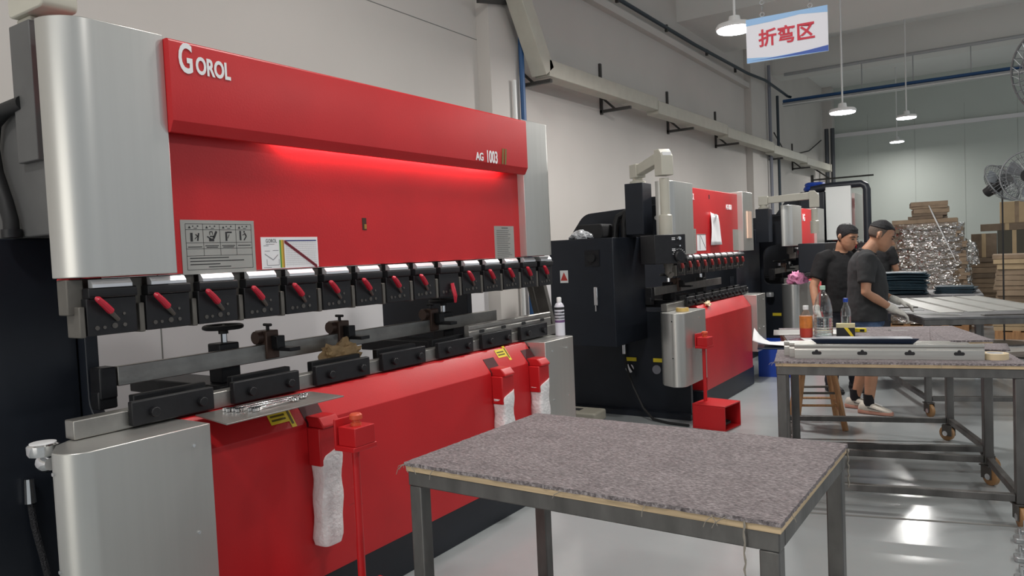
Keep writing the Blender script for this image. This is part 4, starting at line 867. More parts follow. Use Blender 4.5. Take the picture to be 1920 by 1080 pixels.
# ---- things on the near press brake
pt = MB().add([(-2.555, 1.645, 1.094), (-2.30, 1.60, 1.0), (-2.303, 2.156, 1.0), (-2.505, 2.17, 1.075)], [(0, 1, 2, 3)])
plate = thing('steel_plate', 'thin steel plate lying over the bed of the near press brake', 'plate', (-2.40, 1.85, 0.9985))
MB().prism([(-0.14, -0.20), (0.12, -0.25), (0.125, 0.30), (-0.10, 0.32), (-0.14, 0.1)], 'z', 0.0, 0.005).build('plate_sheet', STEEL, plate, bevel=0.001)
def wrench(label, loc, rz, L_):
    t = thing('wrench', label, 'wrench', loc, rz, 'chrome wrenches on the steel plate')
    MB().prism(rounded([(-0.007, 0.0), (0.007, 0.0), (0.006, L_), (-0.006, L_)], 0.003, 2), 'z', 0.003, 0.010).build('shank', CHROME, t, bevel=0.002)
    MB().torus((0, L_+0.014, 0.0075), 0.013, 0.006, 'z', 20, 8).build('ring_end', CHROME, t)
    MB().prism(rounded([(-0.016, 0.0), (-0.006, -0.006), (-0.006, -0.02), (-0.014, -0.034), (-0.02, -0.02)], 0.003, 2) , 'z', 0.001, 0.012).build('jaw', CHROME, t)
    MB().prism(rounded([(0.016, 0.0), (0.006, -0.006), (0.006, -0.02), (0.014, -0.034), (0.02, -0.02)], 0.003, 2), 'z', 0.001, 0.012).prism([(-0.016, 0), (0.016, 0), (0.007, 0.02), (-0.007, 0.02)], 'z', 0.001, 0.012).build('jaw', CHROME, t); return t
wrench('longest chrome wrench on the steel plate', (-2.47, 1.76, 1.0045), math.radians(-8), 0.30)
wrench('middle chrome wrench on the steel plate', (-2.43, 1.77, 1.0045), math.radians(-6), 0.26)
wrench('short chrome wrench nearest the plate edge', (-2.375, 1.80, 1.0045), math.radians(2), 0.17)
rg = crumple('paper_rag', KRAFT, (0, 0, 0), 0.05, 0.11, 0.075, 0.55, 1.7, None, 4, 16); rg.location = (-2.755, 2.60, 1.045); tag(rg, 'crumpled brown kraft paper behind the die clamps', 'paper')
sp_ = thing('spray_can', 'white spray can standing on the right cover of the near press brake', 'spray can', (-2.50, 4.33, 0.996))
MB().lathe([(0.030, 0), (0.033, 0.004), (0.033, 0.195), (0.031, 0.20), (0.024, 0.215), (0.014, 0.222)], n=24).build('can_body', mat('can_white', (0.66, 0.66, 0.72), 0.3), sp_)
MB().lathe([(0.015, 0.221), (0.016, 0.225), (0.016, 0.252), (0.012, 0.258)], n=18).build('spray_cap', WHITEP, sp_)
MB().lathe([(0.0334, 0.175), (0.0334, 0.192)], n=24).build('black_band', INK, sp_); MB().lathe([(0.0334, 0.09), (0.0334, 0.106)], n=24).build('violet_band', mat('violet', (0.16, 0.08, 0.2), 0.4), sp_)
for k in range(3):
    MB().lathe([(0.0334, 0.112+k*0.02), (0.0334, 0.125+k*0.02)], n=24).build('picture_band', mat('can_pictures', (0.12, 0.12, 0.14), 0.4, noise_amt=0.9, noise_scale=45), sp_)
db = thing('die_block', 'silver slotted die block standing on the near press brake rail', 'die block', (-2.602, 3.455, 1.0635))
MB().prism([(0, 0), (0, 0.048), (-0.004, 0.053), (-0.004, 0.058), (0, 0.063), (0, 0.082), (-0.008, 0.088), (-0.028, 0.088), (-0.035, 0.082), (-0.035, 0)], 'y', 0.0, 0.93).build('block_body', STEEL, db, bevel=0.001)
for k in range(4):
    MB().prism(rounded([(0.10+k*0.23, 0.034), (0.15+k*0.23, 0.034), (0.15+k*0.23, 0.052), (0.10+k*0.23, 0.052)], 0.008, 3), 'x', -0.003, 0.002).build('slot', INK, db)
# masking tape on the middle machine's cover
tp2 = thing('tape_roll', 'yellow tape roll lying on the cover of the middle press brake', 'tape', (-2.36, 6.22, 0.996)); MB().lathe([(0.035, 0), (0.055, 0), (0.055, 0.03), (0.035, 0.03), (0.035, 0)], n=24).build('tape_winding', mat('amber_tape', (0.72, 0.50, 0.16), 0.4), tp2); MB().lathe([(0.032, 0.001), (0.035, 0.001), (0.035, 0.031), (0.032, 0.031), (0.032, 0.001)], n=24).build('tape_core', PAPER, tp2)
ck = crumple('crumpled_tissue', mat('cream_tissue', (0.72, 0.56, 0.36), 0.8), (0, 0, 0), 0.03, 0.05, 0.03, 0.5, 8.1); ck.location = (-2.42, 7.05, 0.978); tag(ck, 'crumpled cream tissue on the red bed of the middle press brake', 'tissue')
pk = crumple('pink_rag', PINK, (0, 0, 0), 0.10, 0.16, 0.10, 0.5, 4.4, None, 4); pk.location = (-2.36, 10.5, 0.997); tag(pk, 'pink rag lying on the cover of the small press brake', 'rag')
bg_ = crumple('plastic_bag', mat('clear_bag', (0.45, 0.46, 0.48), 0.15, coat=1.0), (0, 0, 0), 0.09, 0.08, 0.055, 0.4, 9.4, None, 4); bg_.location = (-3.20, 5.98, 1.661); tag(bg_, 'crumpled clear plastic bag on top of the middle machine cabinet', 'plastic bag')
# beige and blue tool box on the floor
tb = thing('tool_box', 'beige lidded tool box with blue base behind the foreground cart', 'tool box', (-2.98, 5.62, 0), math.radians(3))
MB().box(-0.28, 0.09, -0.12, 0.1, 0, 0.11).build('box_base', BLUE, tb, bevel=0.01)
MB().prism(rounded([(-0.30, -0.13), (0.10, -0.13), (0.10, 0.11), (-0.30, 0.11)], 0.02, 3), 'z', 0.11, 0.2).build('lid', mat('beige_plastic', (0.36, 0.34, 0.28), 0.5), tb, bevel=0.015); MB().box(-0.25, -0.08, -0.05, 0.03, 0.2, 0.203).build('lid_handle', INK, tb)
# slanted guard strut at the far end of the near machine
for x_, w_, m_s, nm in ((-0.10, 0.085, DSTEEL, 'end_strut'), (-0.15, 0.035, CAST, 'strut_lip')):
    MB().add([(x_, 3.25, 0.6), (x_+w_, 3.25, 0.6), (x_+w_, 3.29, 0.6), (x_, 3.29, 0.6), (x_-0.20, 3.25, 1.45), (x_-0.20+w_, 3.25, 1.45), (x_-0.20+w_, 3.29, 1.45), (x_-0.20, 3.29, 1.45)], [(0,3,2,1),(4,5,6,7),(0,1,5,4),(1,2,6,5),(2,3,7,6),(3,0,4,7)]).build(nm, m_s, M1)
# pegged plates on the floor at the right edge
PEG = mat('zinc', (0.42, 0.44, 0.45), 0.35, 0.6)
ord_ = ['nearest', 'second nearest', 'third nearest', 'fourth nearest', 'fifth nearest', 'farthest']
for k in range(6):
    t = thing('pegged_plate', ord_[k]+' zinc plate with pins on the floor at the right edge', 'metal plate', (0.01+0.02*(k % 2), 3.90+k*0.13, 0.0), math.radians(5), 'zinc plates with pins on the floor')
    MB().prism(rounded([(0, 0), (0.5, 0), (0.5, 0.07), (0, 0.07)], 0.02, 4), 'z', 0.0, 0.025).build('plate_body', PEG, t, bevel=0.004)
    for q in range(4): MB().cyl((0.03+q*0.14, 0.035, 0.025), (0.03+q*0.14, 0.035, 0.07), 0.006, 8).build('pin', CHROME, t)

# ------------------------------------------------------------------ people
SKIN = mat('skin', (0.42, 0.22, 0.135), 0.5, noise_amt=0.08, noise_scale=20)
HAIR = mat('black_hair', (0.008, 0.008, 0.010), 0.55, noise_amt=0.4, noise_scale=80, bump=0.5, bump_scale=150)
TEEG = mat('dark_grey_cotton', (0.030, 0.031, 0.033), 0.9, noise_amt=0.15, noise_scale=6, bump=0.1, bump_scale=300)
TEEB = mat('black_cotton', (0.008, 0.008, 0.009), 0.9, noise_amt=0.15, noise_scale=6)
DENIM = mat('blue_denim', (0.06, 0.10, 0.19), 0.85, noise_amt=0.4, noise_scale=25)
PANTS = mat('dark_trousers', (0.012, 0.013, 0.02), 0.85, noise_amt=0.2)
GLOVE = mat('white_glove', (0.62, 0.60, 0.55), 0.9, noise_amt=0.06, noise_scale=60, bump=0.2, bump_scale=120)
SHOE = mat('white_sneaker', (0.60, 0.56, 0.49), 0.6, noise_amt=0.08, noise_scale=40)
SOLEP = mat('pink_sole', (0.50, 0.25, 0.19), 0.5); SHOEB = mat('black_shoe', (0.012, 0.012, 0.014), 0.6); SOCK = mat('black_sock', (0.012, 0.011, 0.014), 0.9)
def fuse(mb, voxel, name, m, parent, sm=4, wr=0.0, seed=0.0):
    me = bpy.data.meshes.new(name); me.from_pydata(mb.v, [], mb.f); me.update()
    bm = bmesh.new(); bm.from_mesh(me); bmesh.ops.recalc_face_normals(bm, faces=bm.faces); bm.to_mesh(me); bm.free()
    me.materials.append(m)
    for p in me.polygons: p.use_smooth = True
    o = bpy.data.objects.new(name, me); COL.objects.link(o); o.parent = parent
    r = o.modifiers.new('remesh', 'REMESH'); r.mode = 'VOXEL'; r.voxel_size = voxel; r.use_smooth_shade = True
    k = o.modifiers.new('smooth', 'SMOOTH'); k.factor = 0.5; k.iterations = sm
    if wr:
        tx_ = bpy.data.textures.new('folds', 'CLOUDS'); tx_.noise_scale = 0.11; tx_.noise_depth = 2
        d = o.modifiers.new('folds', 'DISPLACE'); d.texture = tx_; d.strength = wr*3.2; d.mid_level = 0.5; d.texture_coords = 'LOCAL'
    return o
def ering(c, rx, ry, n=20, e=2.3, M=None):
    out = []
    for k in range(n):
        a = 2*PI*k/n; ca, sa = math.cos(a), math.sin(a)
        p = Vector((c[0]+rx*math.copysign(abs(ca)**(2/e), ca), c[1]+ry*math.copysign(abs(sa)**(2/e), sa), c[2]))
        out.append(tuple(M @ p) if M else tuple(p))
    return out
def rlimb(mb, pts, rs, n=14):
    """limb with rounded ends"""
    P = [Vector(p) for p in pts]; a = (P[0]-P[1]).normalized(); b = (P[-1]-P[-2]).normalized()
    pts2 = [P[0]+a*rs[0]*0.9, P[0]+a*rs[0]*0.6]+P+[P[-1]+b*rs[-1]*0.6, P[-1]+b*rs[-1]*0.9]
    return mb.tube(pts2, [rs[0]*0.35, rs[0]*0.8]+list(rs)+[rs[-1]*0.8, rs[-1]*0.35], n)
HR = [(0.0, .052, .028, .030), (.02, .044, .048, .046), (.05, .030, .072, .061), (.09, .012, .090, .070), (.13, 0.0, .097, .075), (.17, -.004, .095, .077), (.20, -.005, .080, .067), (.22, -.006, .045, .040), (.228, -.006, .008, .008)]
def hsurf(th, h, k=1.0):
    for (h0, c0, a0, b0), (h1, c1, a1, b1) in zip(HR[:-1], HR[1:]):
        if h <= h1: break
    t = max(0, min(1, (h-h0)/(h1-h0))); t = t
    c = c0+(c1-c0)*t; a = (a0+(a1-a0)*t); b = (b0+(b1-b0)*t)
    return Vector((c+a*k*math.cos(th), b*k*math.sin(th), h))
def hand(mb, wrist, d, up_, curl=0.5, s=1.0, thumb=1):
    """palm from the wrist along d; up_ = back of the hand; five fingers"""
    w_, d = Vector(wrist), Vector(d).normalized(); u = Vector(up_); u = (u-d*u.dot(d)).normalized(); l = u.cross(d).normalized()
    for k in range(4):
        o = (k-1.5)*0.021*s; L_ = (0.062, 0.072, 0.067, 0.052)[k]*s
        b = w_+d*0.085*s+l*o; r = 0.0098*s
        rlimb(mb, [w_+d*0.01*s+l*o*0.7, w_+d*0.05*s+l*o, b], [0.017*s, 0.0155*s, 0.0125*s], 10)
        d1 = (d-u*0.5*curl).normalized(); d2 = (d-u*1.5*curl).normalized()
        rlimb(mb, [b, b+d1*L_*0.5, b+d1*L_*0.5+d2*L_*0.5], [r*1.15, r, r*0.85], 10)
    t0 = w_+d*0.025*s+l*0.026*s*thumb; t1 = t0+(d*0.5+l*0.75*thumb-u*0.3).normalized()*0.035*s; t2 = t1+(d*0.9+l*0.2*thumb-u*0.4).normalized()*0.032*s
    rlimb(mb, [t0, t1, t2], [0.016*s, 0.012*s, 0.010*s], 10)
def person(label, loc, rotz, P):
    T = thing('person', label, 'person', loc, rotz)
    g = P.get
    hs = g('hs', 1.1)
    neck = Vector(g('neck', (0.02, 0, 1.44))); hd = Matrix.Translation(Vector(g('head', (0.06, 0, 1.47)))) @ Matrix.Rotation(math.radians(g('hyaw', 0)), 4, 'Z') @ Matrix.Rotation(math.radians(g('hpitch', 20)), 4, 'Y') @ Matrix.Scale(hs, 4)
    b = MB()
    # head, neck
    rings = []
    for h, c, a, w_ in HR:
        rings.append([tuple(hd @ Vector((c+a*math.cos(q)*(1.0 if math.cos(q) > 0 else 1.0), w_*math.sin(q), h))) for q in [2*PI*k/28 for k in range(28)]])
    b.loft(rings)
    def hp(x, y, z): return tuple(hd @ Vector((x, y, z)))
    b.tube([hp(.075, 0, .125), hp(.102, 0, .10), hp(.119, 0, .083), hp(.100, 0, .067)], [.008, .013, .017, .010], 10)
    for sy in (-1, 1):
        b.tube([hp(.092, sy*.012, .074), hp(.085, sy*.016, .074)], [.010, .008], 8)
        rlimb(b, [hp(-.012, sy*.074, .088), hp(-.018, sy*.085, .11), hp(-.02, sy*.084, .128)], [.008, .013, .011], 8)
        rlimb(b, [hp(.072, sy*.05, .138), hp(.085, sy*.02, .139)], [.010, .011], 8)
        rlimb(b, [hp(.055, sy*.05, .085), hp(.07, sy*.03, .075)], [.016, .014], 8)
    rlimb(b, [hp(.082, -.018, .044), hp(.088, 0, .046), hp(.082, .018, .044)], [.007, .010, .007], 8)
    b.tube([tuple(neck-Vector((0.01, 0, 0.07))), tuple(neck), hp(-.018, 0, .03), hp(-.012, 0, .09)], [0.075, 0.062, 0.060, 0.05], 16)
    # torso under the clothes
    for_t = g('torso')
    b.loft([ering((x, 0, z), rx*0.86, ry*0.86) for z, x, rx, ry in for_t])
    # arms
    rs = g('arm_r', (0.055, 0.047, 0.042, 0.040, 0.028))
    for k, sd in (('ra', -1), ('la', 1)):
        if k not in P: continue
        sh_, el, wr = [Vector(p) for p in P[k]]
        rlimb(b, [sh_, (sh_+el)/2, el, el.lerp(wr, 0.35), wr], rs)
        d, u = P.get(k+'_hand', ((0.6, 0, -0.8), (0.8, 0, 0.6)))
        hands = MB(); hand(hands, wr+Vector(d).normalized()*0.005, d, u, P.get(k+'_curl', 0.5), 1.08, thumb=-1 if P.get(k+'_flip') else 1)
        rlimb(hands, [wr-Vector((wr-el)).normalized()*0.045, wr+Vector(d).normalized()*0.02], [0.036, 0.034], 12)
        fuse(hands, 0.0055, 'glove', GLOVE, T, 2)
        rlimb(b, [wr, wr+Vector(d).normalized()*0.05], [0.024, 0.022], 10)
    lr = g('leg_r', (0.088, 0.075, 0.056, 0.058, 0.038))
    for k in ('rl', 'll'):
        hp_, kn, an = [Vector(p) for p in P[k]]
        rlimb(b, [hp_, hp_.lerp(kn, .5), kn, kn.lerp(an, .3), an], lr)
        fd = Vector((math.cos(math.radians(g('foot', 0))), math.sin(math.radians(g('foot', 0))), 0))
        rlimb(b, [an+Vector((0, 0, -0.02)), an+fd*0.10+Vector((0, 0, -0.05))], [0.035, 0.03], 10)
    fuse(b, 0.008, 'body', SKIN, T, 3)
    # face details
    for sy in (-1, 1):
        MB().tube([hp(.086, sy*.045, .117), hp(.0945, sy*.032, .1165), hp(.096, sy*.02, .116)], [.003, .0055, .003], 8).build('eye', INK, T)
        MB().tube([hp(.082, sy*.05, .136), hp(.095, sy*.032, .141), hp(.0985, sy*.015, .137)], [.003, .0055, .004], 8).build('eyebrow', HAIR, T)
    MB().tube([hp(.088, -.022, .0445), hp(.0965, -.006, .0465), hp(.0965, .006, .0465), hp(.088, .022, .0445)], [.003, .005, .005, .003], 8).build('lips', mat('lips', (0.30, 0.10, 0.08), 0.5), T)
    # hair
    n, mrow = 40, 10; vs = []; fs = []
    for i in range(n):
        th = 2*PI*i/n; fr = math.cos(th)
        lo = g('hairline', (0.175, 0.06)); side = g('hside', 0.125)
        h0 = lo[0] if fr > 0.72 else (side+(lo[0]-side)*max(0, (fr-0.25)/0.47) if fr > 0.25 else (side+(lo[1]-side)*min(1, (0.25-fr)/0.75)))
        for j in range(mrow+1):
            h = h0+(0.2279-h0)*(j/mrow)**0.9; k = 1.03+0.02*math.sin(j/mrow*PI)+0.06*max(0, fr)*(h > 0.19)
            p = hsurf(th, h, k); p.z += g('hair_top', 0.012)*(j/mrow)**2
            vs.append(tuple(hd @ p))
    for i in range(n):
        for j in range(mrow):
            a = i*(mrow+1)+j; c = ((i+1) % n)*(mrow+1)+j; fs.append((a, c, c+1, a+1))
    o = MB().add(vs, fs).build('hair', g('hairm', HAIR), T, smooth=60); so = o.modifiers.new('thick', 'SOLIDIFY'); so.thickness = 0.01; so.offset = -1
    if g('fade'):
        vs = []; fs = []
        for i in range(n):
            th = 2*PI*i/n; fr = math.cos(th); h0 = 0.085 if fr < -0.1 else 0.085+0.11*min(1, (fr+0.1)/0.6); h0 = min(h0, 0.188)
            for j in range(6): vs.append(tuple(hd @ hsurf(th, h0+(0.192-h0)*j/5, 1.012)))
        for i in range(n):
            for j in range(5):
                a = i*6+j; c = ((i+1) % n)*6+j; fs.append((a, c, c+1, a+1))
        o = MB().add(vs, fs).build('shaved_sides', mat('stubble', (0.11, 0.085, 0.07), 0.8, noise_amt=0.3, noise_scale=150), T, smooth=60); so = o.modifiers.new('thick', 'SOLIDIFY'); so.thickness = 0.004
    # shirt
    s_ = MB(); s_.loft([ering((x, 0, z), rx, ry, 28) for z, x, rx, ry in for_t])
    for k in ('ra', 'la'):
        if k not in P: continue
        sh_, el, wr = [Vector(p) for p in P[k]]; f = g('sleeve', 0.72); e_ = sh_.lerp(el, f)
        inn = Vector((sh_.x, sh_.y*0.55, sh_.z+0.015))
        s_.tube([tuple(inn), tuple(sh_), tuple(sh_.lerp(el, f*.5)), tuple(e_)], [0.085, 0.082, 0.076, 0.072], 18)
    fuse(s_, 0.010, 'shirt', P['shirt'], T, 5, wr=0.006, seed=P.get('seed', 0))
    MB().torus((0, 0, 0), 0.072, 0.009, 'z', 28, 8).build('collar', P['shirt'], T, loc=(neck.x-0.012, 0, neck.z-0.015), rot=(0, math.radians(g('collar', 22)), 0))
    # trousers or shorts
    t_ = MB(); pz = for_t[0]
    t_.loft([ering((pz[1], 0, z), rx, ry, 24) for z, rx, ry in ((0.74, .11, .16), (0.80, .145, .195), (0.90, .15, .185), (0.95, .15, .18))])
    for k in ('rl', 'll'):
        hp_, kn, an = [Vector(p) for p in P[k]]
        if g('shorts'): rlimb(t_, [hp_, hp_.lerp(kn, .5), hp_.lerp(kn, 0.9)], [0.105, 0.10, 0.098], 18)
        else: rlimb(t_, [hp_, hp_.lerp(kn, .5), kn, kn.lerp(an, .5), an+Vector((0, 0, 0.02))], [0.105, 0.092, 0.076, 0.07, 0.066], 18)
    fuse(t_, 0.010, 'shorts' if g('shorts') else 'trousers', P['trouser'], T, 4, wr=0.006, seed=2.2)
    # shoes
    for k in ('rl', 'll'):
        an = Vector(P[k][2]); fa = math.radians(g('foot', 0))
        M_ = Matrix.Translation((an.x, an.y, 0)) @ Matrix.Rotation(fa, 4, 'Z')
        rows = [(-.085, .025, .07, .035), (-.07, .035, .095, .038), (-.02, .04, .10, .040), (.03, .042, .10, .040), (.08, .047, .078, .034), (.13, .048, .062, .026), (.17, .04, .05, .02), (.19, .02, .035, .012)]
        rg_ = []
        for x, hw, ht, _ in rows: rg_.append([tuple(M_ @ Vector((x, hw*math.copysign(abs(math.cos(q))**0.7, math.cos(q)), 0.018+max(0, (ht-0.018)*(0.5+0.5*math.copysign(abs(math.sin(q))**0.8, math.sin(q))))))) for q in [2*PI*i/16 for i in range(16)]])
        so_ = MB().loft(rg_).build('shoe', P['shoe'], T, smooth=70)
        rg_ = []
        for x, hw, ht, _ in rows: rg_.append([tuple(M_ @ Vector((x*1.04, hw*1.1*math.cos(q), 0.017+0.017*math.copysign(abs(math.sin(q))**0.4, math.sin(q))+(0.008 if x < -.03 and math.sin(q) > 0 else 0)))) for q in [2*PI*i/16 for i in range(16)]])
        MB().loft(rg_).build('sole', P['sole'], so_, smooth=50)
        if g('shorts'):
            MB().tube([(an.x, an.y, 0.075), (an.x, an.y, 0.12), (an.x, an.y, 0.175)], [0.044, 0.044, 0.046], 16).build('sock', SOCK, T)
            for sy in (-1, 1): MB().tube([tuple(M_ @ Vector((0.0, sy*.042, .062))), tuple(M_ @ Vector((0.06, sy*.048, .05))), tuple(M_ @ Vector((0.12, sy*.048, .04)))], [.008, .005, .002], 6, flat=.5).build('side_stripe', SHOEB, so_)
            MB().tube([tuple(M_ @ Vector((0.05, 0, .098))), tuple(M_ @ Vector((0.11, 0, .077)))], [0.012, 0.008], 6, flat=.5).build('laces', WHITEP, so_)
    return T
TOR = [(0.825, -.005, .172, .215), (0.89, -.005, .172, .21), (0.98, 0.0, .172, .20), (1.08, 0.01, .170, .20), (1.18, .01, .160, .205), (1.28, .0, .150, .215), (1.36, -.01, .125, .20), (1.41, -.01, .095, .15), (1.445, -.005, .07, .085)]
person('man in dark grey T-shirt, denim shorts and sneakers handling metal strips', (-1.06, 7.34, 0), math.radians(14), dict(
    torso=TOR, neck=(0.03, 0, 1.455), head=(0.075, 0, 1.46), hpitch=22, hyaw=0, hs=1.10, hairline=(0.186, 0.165), hside=0.168, fade=True, hair_top=0.018,
    ra=((-.01, -.20, 1.37), (-.03, -.27, 1.09), (.19, -.17, .935)), ra_hand=((0.9, 0.15, -0.42), (0.4, -0.2, 0.9)), ra_curl=0.85,
    la=((-.01, .20, 1.37), (.04, .25, 1.10), (.26, .12, .985)), la_hand=((0.9, -0.1, -0.35), (0.35, 0.1, 0.9)), la_flip=True, la_curl=0.85,
    rl=((0, -.095, .88), (.03, -.10, .48), (-.01, -.11, .09)), ll=((0, .095, .88), (.0, .11, .48), (-.10, .12, .09)), foot=-22,
    shirt=TEEG, trouser=DENIM, shorts=True, shoe=SHOE, sole=SOLEP, seed=1.0))
person('man in black T-shirt and dark trousers standing behind the bottles', (-1.42, 8.25, 0), math.radians(-48), dict(
    torso=[(z, x, a*0.95, b) for z, x, a, b in TOR], neck=(0.02, 0, 1.455), head=(0.045, 0, 1.465), hpitch=18, hyaw=22, hs=1.10, hairline=(0.168, 0.06),
    ra=((0.0, -.205, 1.37), (.0, -.31, 1.09), (.10, -.34, .85)), ra_hand=((0.25, -0.1, -0.95), (0.3, -0.9, 0.0)), ra_curl=0.5, ra_flip=True,
    la=((0.0, .205, 1.37), (.02, .28, 1.09), (.16, .22, .88)), la_hand=((0.5, -0.1, -0.8), (0.7, 0.3, 0.3)),
    rl=((0, -.095, .88), (.02, -.11, .48), (-.01, -.13, .09)), ll=((0, .095, .88), (.02, .11, .48), (.0, .13, .09)), foot=-4,
    shirt=TEEB, trouser=PANTS, shoe=SHOEB, sole=RUBBER, seed=5.0))
person('man in black seen from behind beside the wrapped carton stack', (-1.60, 12.1, 0), math.radians(75), dict(
    torso=[(z, x, a*0.9, b*0.95) for z, x, a, b in TOR], neck=(0.02, 0, 1.455), head=(0.05, 0, 1.45), hpitch=20, hyaw=-20, hs=1.02, hairline=(0.17, 0.04),
    ra=((0.0, -.195, 1.37), (.05, -.25, 1.10), (.26, -.18, .95)), ra_hand=((0.95, 0, -0.2), (0.2, 0, 0.95)),
    la=((0.0, .195, 1.37), (.05, .25, 1.10), (.26, .18, .95)), la_hand=((0.95, 0, -0.2), (0.2, 0, 0.95)), la_flip=True,
    rl=((0, -.095, .88), (.02, -.10, .48), (-.01, -.10, .09)), ll=((0, .095, .88), (.02, .11, .48), (.0, .12, .09)), foot=0,
    shirt=TEEB, trouser=PANTS, shoe=SHOEB, sole=RUBBER, seed=9.0))

# ------------------------------------------------------------------ cartons and pallets
def pallet(label, loc, w, d, rz=0.0):
    t = thing('wooden_pallet', label, 'pallet', loc, rz, 'wooden pallets under the cartons')
    for k in range(5): MB().box(-w/2+k*(w-0.1)/4, -w/2+k*(w-0.1)/4+0.1, -d/2, d/2, 0.1, 0.12).build('deck_board', WOOD, t)
    for y in (-d/2, -0.04, d/2-0.08): MB().box(-w/2, w/2, y, y+0.08, 0.0, 0.1).build('bearer', WOOD, t)
    return t
WY = 14.3
pallet('wooden pallet under the film wrapped carton stack', (-1.12, WY, 0), 1.2, 1.0)
ws = thing('wrapped_carton_stack', 'tall stack of flattened cartons wrapped in shiny clear film', 'carton stack', (-1.12, WY, 0.12), 0.05)
rnd = random.Random(11); z = 0.0; k = 0; prof = []
while z < 1.93:
    h = rnd.uniform(0.04, 0.075); f = z/1.93
    wv = 1.22-0.25*max(0, f-0.3)/0.7; 
    if f > 0.72: wv = 0.98
    if f > 0.86: wv = 0.52
    ox = rnd.uniform(-.03, .03)+(0.05 if f > 0.86 else 0); wv += rnd.uniform(-.05, .05)
    o = MB().box(-wv/2, wv/2, -0.42, 0.42, 0, h*0.93).build('carton_bundle', rnd.choice((CARD, CARD2, CARD, CARD)), ws, loc=(ox, 0, z), rot=(0, 0, rnd.uniform(-.09, .09)))
    prof.append((z, wv, ox)); z += h; k += 1
n = 72; rings = []
for i in range(60):
    zz = 0.02+i*1.62/59; f = zz/1.93; wv = 1.30-0.25*max(0, f-0.3)/0.7
    if f > 0.72: wv = 1.08
    R_ = []
    for q in range(n):
        a = 2*PI*q/n; e = 4; ca, sa = math.cos(a), math.sin(a)
        x = wv/2*math.copysign(abs(ca)**(2/e), ca); y = 0.49*math.copysign(abs(sa)**(2/e), sa)
        nn = noise.noise(Vector((x*3, y*3, zz*12)))*0.035+noise.noise(Vector((x*7, y*7, zz*28)))*0.02
        R_.append((x*(1+nn), y*(1+nn), zz))
    rings.append(R_)
MB().loft(rings, cap=False).build('stretch_film', STRETCH, ws, smooth=25)
MB().tube([(0.05, -0.44, 1.93), (0.12, -0.50, 1.75), (0.28, -0.54, 1.35), (0.42, -0.55, 1.0)], [0.012, 0.018, 0.013, 0.006], 6, flat=0.3).build('film_tail', mat('film_white', (0.6, 0.6, 0.6), 0.3), ws)
crumple('film_knot', STRETCH, (0.62, -0.3, 0.95), 0.1, 0.12, 0.25, 0.5, 2.2, ws, 3)
# free standing stacks of flat cartons on the right
def carton_stack(x, y, z0, z1, wv, dv, lab, grp, hh=0.06, seed=1, mats=(CARD, CARD2, CARD), jit=0.03):
    r = random.Random(seed); z = z0; k = 0
    while z < z1-0.01:
        h = min(hh*r.uniform(0.85, 1.15), z1-z); m = r.choice(mats)
        o = MB().box(-wv/2, wv/2, -dv/2, dv/2, 0, h-0.006).build('flat_carton', m, loc=(x+r.uniform(-jit, jit), y+r.uniform(-jit, jit), z), rot=(0, 0, r.uniform(-.04, .04)))
        tag(o, ORD[k]+' '+lab, 'carton', grp); z += h; k += 1
pallet('wooden pallet under the left one of the unwrapped carton stacks', (-0.10, 15.45, 0), 0.92, 0.9); pallet('wooden pallet under the right unwrapped carton stack', (0.32, 13.5, 0), 0.98, 0.9)
carton_stack(-0.10, 15.45, 0.12, 1.15, 0.90, 0.85, 'flat brown carton in the left unwrapped stack', 'flat cartons in the left unwrapped stack', 0.085, 2)
carton_stack(0.32, 13.5, 0.12, 1.24, 0.96, 0.85, 'flat brown carton in the right unwrapped stack', 'flat cartons in the right unwrapped stack', 0.075, 3, (CARD, CARD, CARD3))
for (x0, x1, z0, z1, m, lab) in ((-0.52, -0.15, 1.15, 1.56, CARD2, 'dark brown carton box on top of the left unwrapped stack'), (-0.14, 0.34, 1.15, 1.60, mat('dark_grey_carton', (0.07, 0.065, 0.05), 0.8), 'dark grey box beside the brown one on the left stack'), (-0.38, 0.38, 1.60, 1.72, CARD2, 'flat dark carton lying under the light tan box'), (-0.10, 0.38, 1.72, 2.08, CARD3, 'light tan carton box topmost at the right edge')):
    t = thing('carton_box', lab, 'box', ((x0+x1)/2, 15.45, z0), 0.0); w_ = (x1-x0)/2
    MB().box(-w_, w_, -0.3, 0.3, 0, z1-z0-0.002).build('carton_shell', m, t, bevel=0.004); MB().box(-0.03, 0.03, -0.3015, 0.3015, 0.002, z1-z0-0.001).build('tape_band', CARD3 if m is not CARD3 else CARD, t)
rb = thing('red_hand_truck', 'red and grey platform truck handle at the right edge', 'hand truck', (0.62, 12.2, 0), 0.1)
MB().prism(rounded([(-0.4, 0.5), (0.4, 0.5), (0.4, 0.75), (-0.4, 0.75)], 0.05, 4), 'y', -0.02, 0.02).build('panel', STRIP, rb); MB().tube([(-0.36, 0, 0), (-0.36, 0, 0.6)], 0.02, 8).build('post', RED, rb); MB().tube([(0.36, 0, 0), (0.36, 0, 0.6)], 0.02, 8).build('post', RED, rb); MB().tube([(-0.2, 0.05, 0.74), (-0.2, 0.05, 0.95), (0.3, 0.05, 0.95), (0.3, 0.05, 0.74)], 0.02, 8).build('handle', RED, rb)
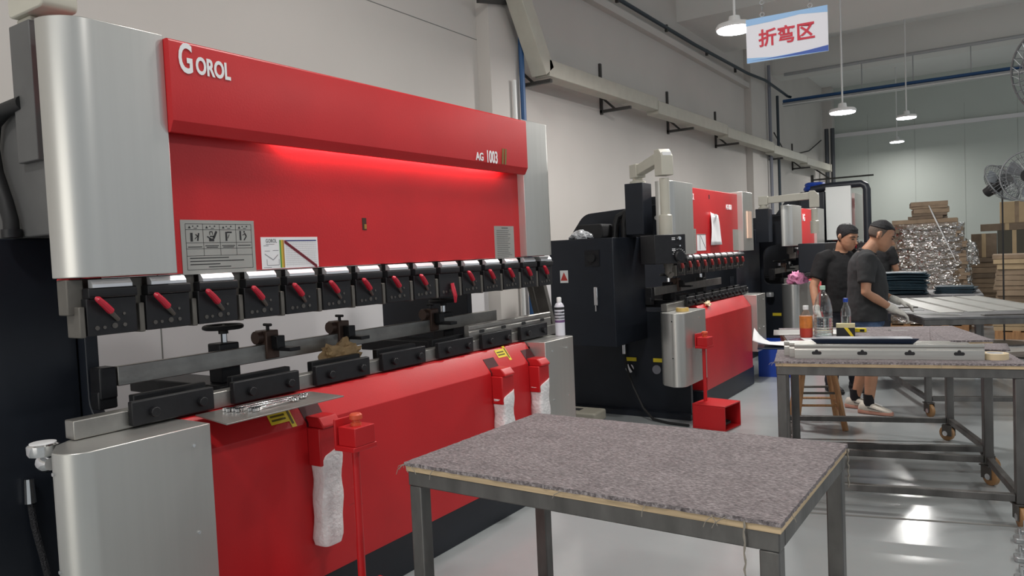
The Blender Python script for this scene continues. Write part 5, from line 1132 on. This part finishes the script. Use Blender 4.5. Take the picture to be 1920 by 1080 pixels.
# ------------------------------------------------------------------ wall fans
CAGE = mat('fan_cage', (0.22, 0.23, 0.24), 0.4, 0.6); BLADE = mat('fan_blade', (0.30, 0.32, 0.34), 0.4, 0.4)
def fan(label, loc, rot, R_, stand, blade=True):
    t = thing('industrial_fan', label, 'fan', loc, 0, 'black industrial fans')
    hd_ = bpy.data.objects.new('fan_head', None)
    M_ = Matrix.Rotation(rot[2], 4, 'Z') @ Matrix.Rotation(rot[0], 4, 'X')
    def tr_(mb): mb.v = [tuple(M_ @ Vector(v)) for v in mb.v]; return mb
    cg = tr_(MB().torus((0, 0, 0), R_, 0.010, 'y', 40, 6)).build('cage_ring', CAGE, t)
    m1_ = MB()
    for k in range(36):
        a = 2*PI*k/36; ca, sa = math.cos(a), math.sin(a)
        for sg_ in (-1, 1): m1_.tube([(R_*ca, 0, R_*sa), (R_*0.75*ca, sg_*0.085, R_*0.75*sa), (0.08*ca, sg_*0.11, 0.08*sa)], 0.0035, 4)
    sp = tr_(m1_).build('cage_wires', CAGE, t); sp['kind'] = 'stuff'
    for r in (0.75, 0.5): tr_(MB().torus((0, -0.095, 0), R_*r, 0.004, 'y', 36, 5)).build('cage_hoop', CAGE, t)
    tr_(MB().lathe([(0.08, -0.115), (0.085, -0.105), (0.085, 0.1), (0.07, 0.25), (0.03, 0.27)], (0, 0, 0), 18, 'y')).build('motor', RUBBER, t)
    for k in range(3):
        a = 2*PI*k/3+0.5; m_ = MB(); rows = []
        for q in range(6):
            r = 0.07+(R_*0.86-0.07)*q/5; wd = 0.25+0.16*math.sin(q/5*PI)
            rows.append([(r*math.cos(a-wd), -0.035, r*math.sin(a-wd)), (r*math.cos(a+wd), 0.035, r*math.sin(a+wd)), (r*math.cos(a+wd), 0.041, r*math.sin(a+wd)), (r*math.cos(a-wd), -0.029, r*math.sin(a-wd))])
        tr_(m_.loft(rows)).build('blade', BLADE, t)
    if stand:
        MB().cyl((0, 0.12, -0.06), (0, 0.12, -loc[2]+0.03), 0.011, 10).build('pole', RUBBER, t)
        MB().lathe([(0.28, 0), (0.28, 0.02), (0.05, 0.05)], (0, 0.12, -loc[2]), 24).build('base', DSTEEL, t)
    else:
        MB().tube([(0, 0.2, 0), (0.1, 0.5, 0.1), (0.15, 0.9, 0.6), (0.15, 0.9, 5.85-loc[2])], 0.025, 8).build('hanger', DSTEEL, t)
    return t
fan('black stand fan facing the camera at the right edge', (0.24, 11.2, 2.24), (0, 0, math.radians(-8)), 0.31, True)
fan('grey stand fan turned sideways before the light tan box', (-0.05, 12.4, 2.25), (math.radians(-29), 0, math.radians(58)), 0.29, True)
fan('large hanging fan cut off by the upper right edge', (0.40, 7.0, 2.72), (math.radians(25), 0, math.radians(-30)), 0.40, False)
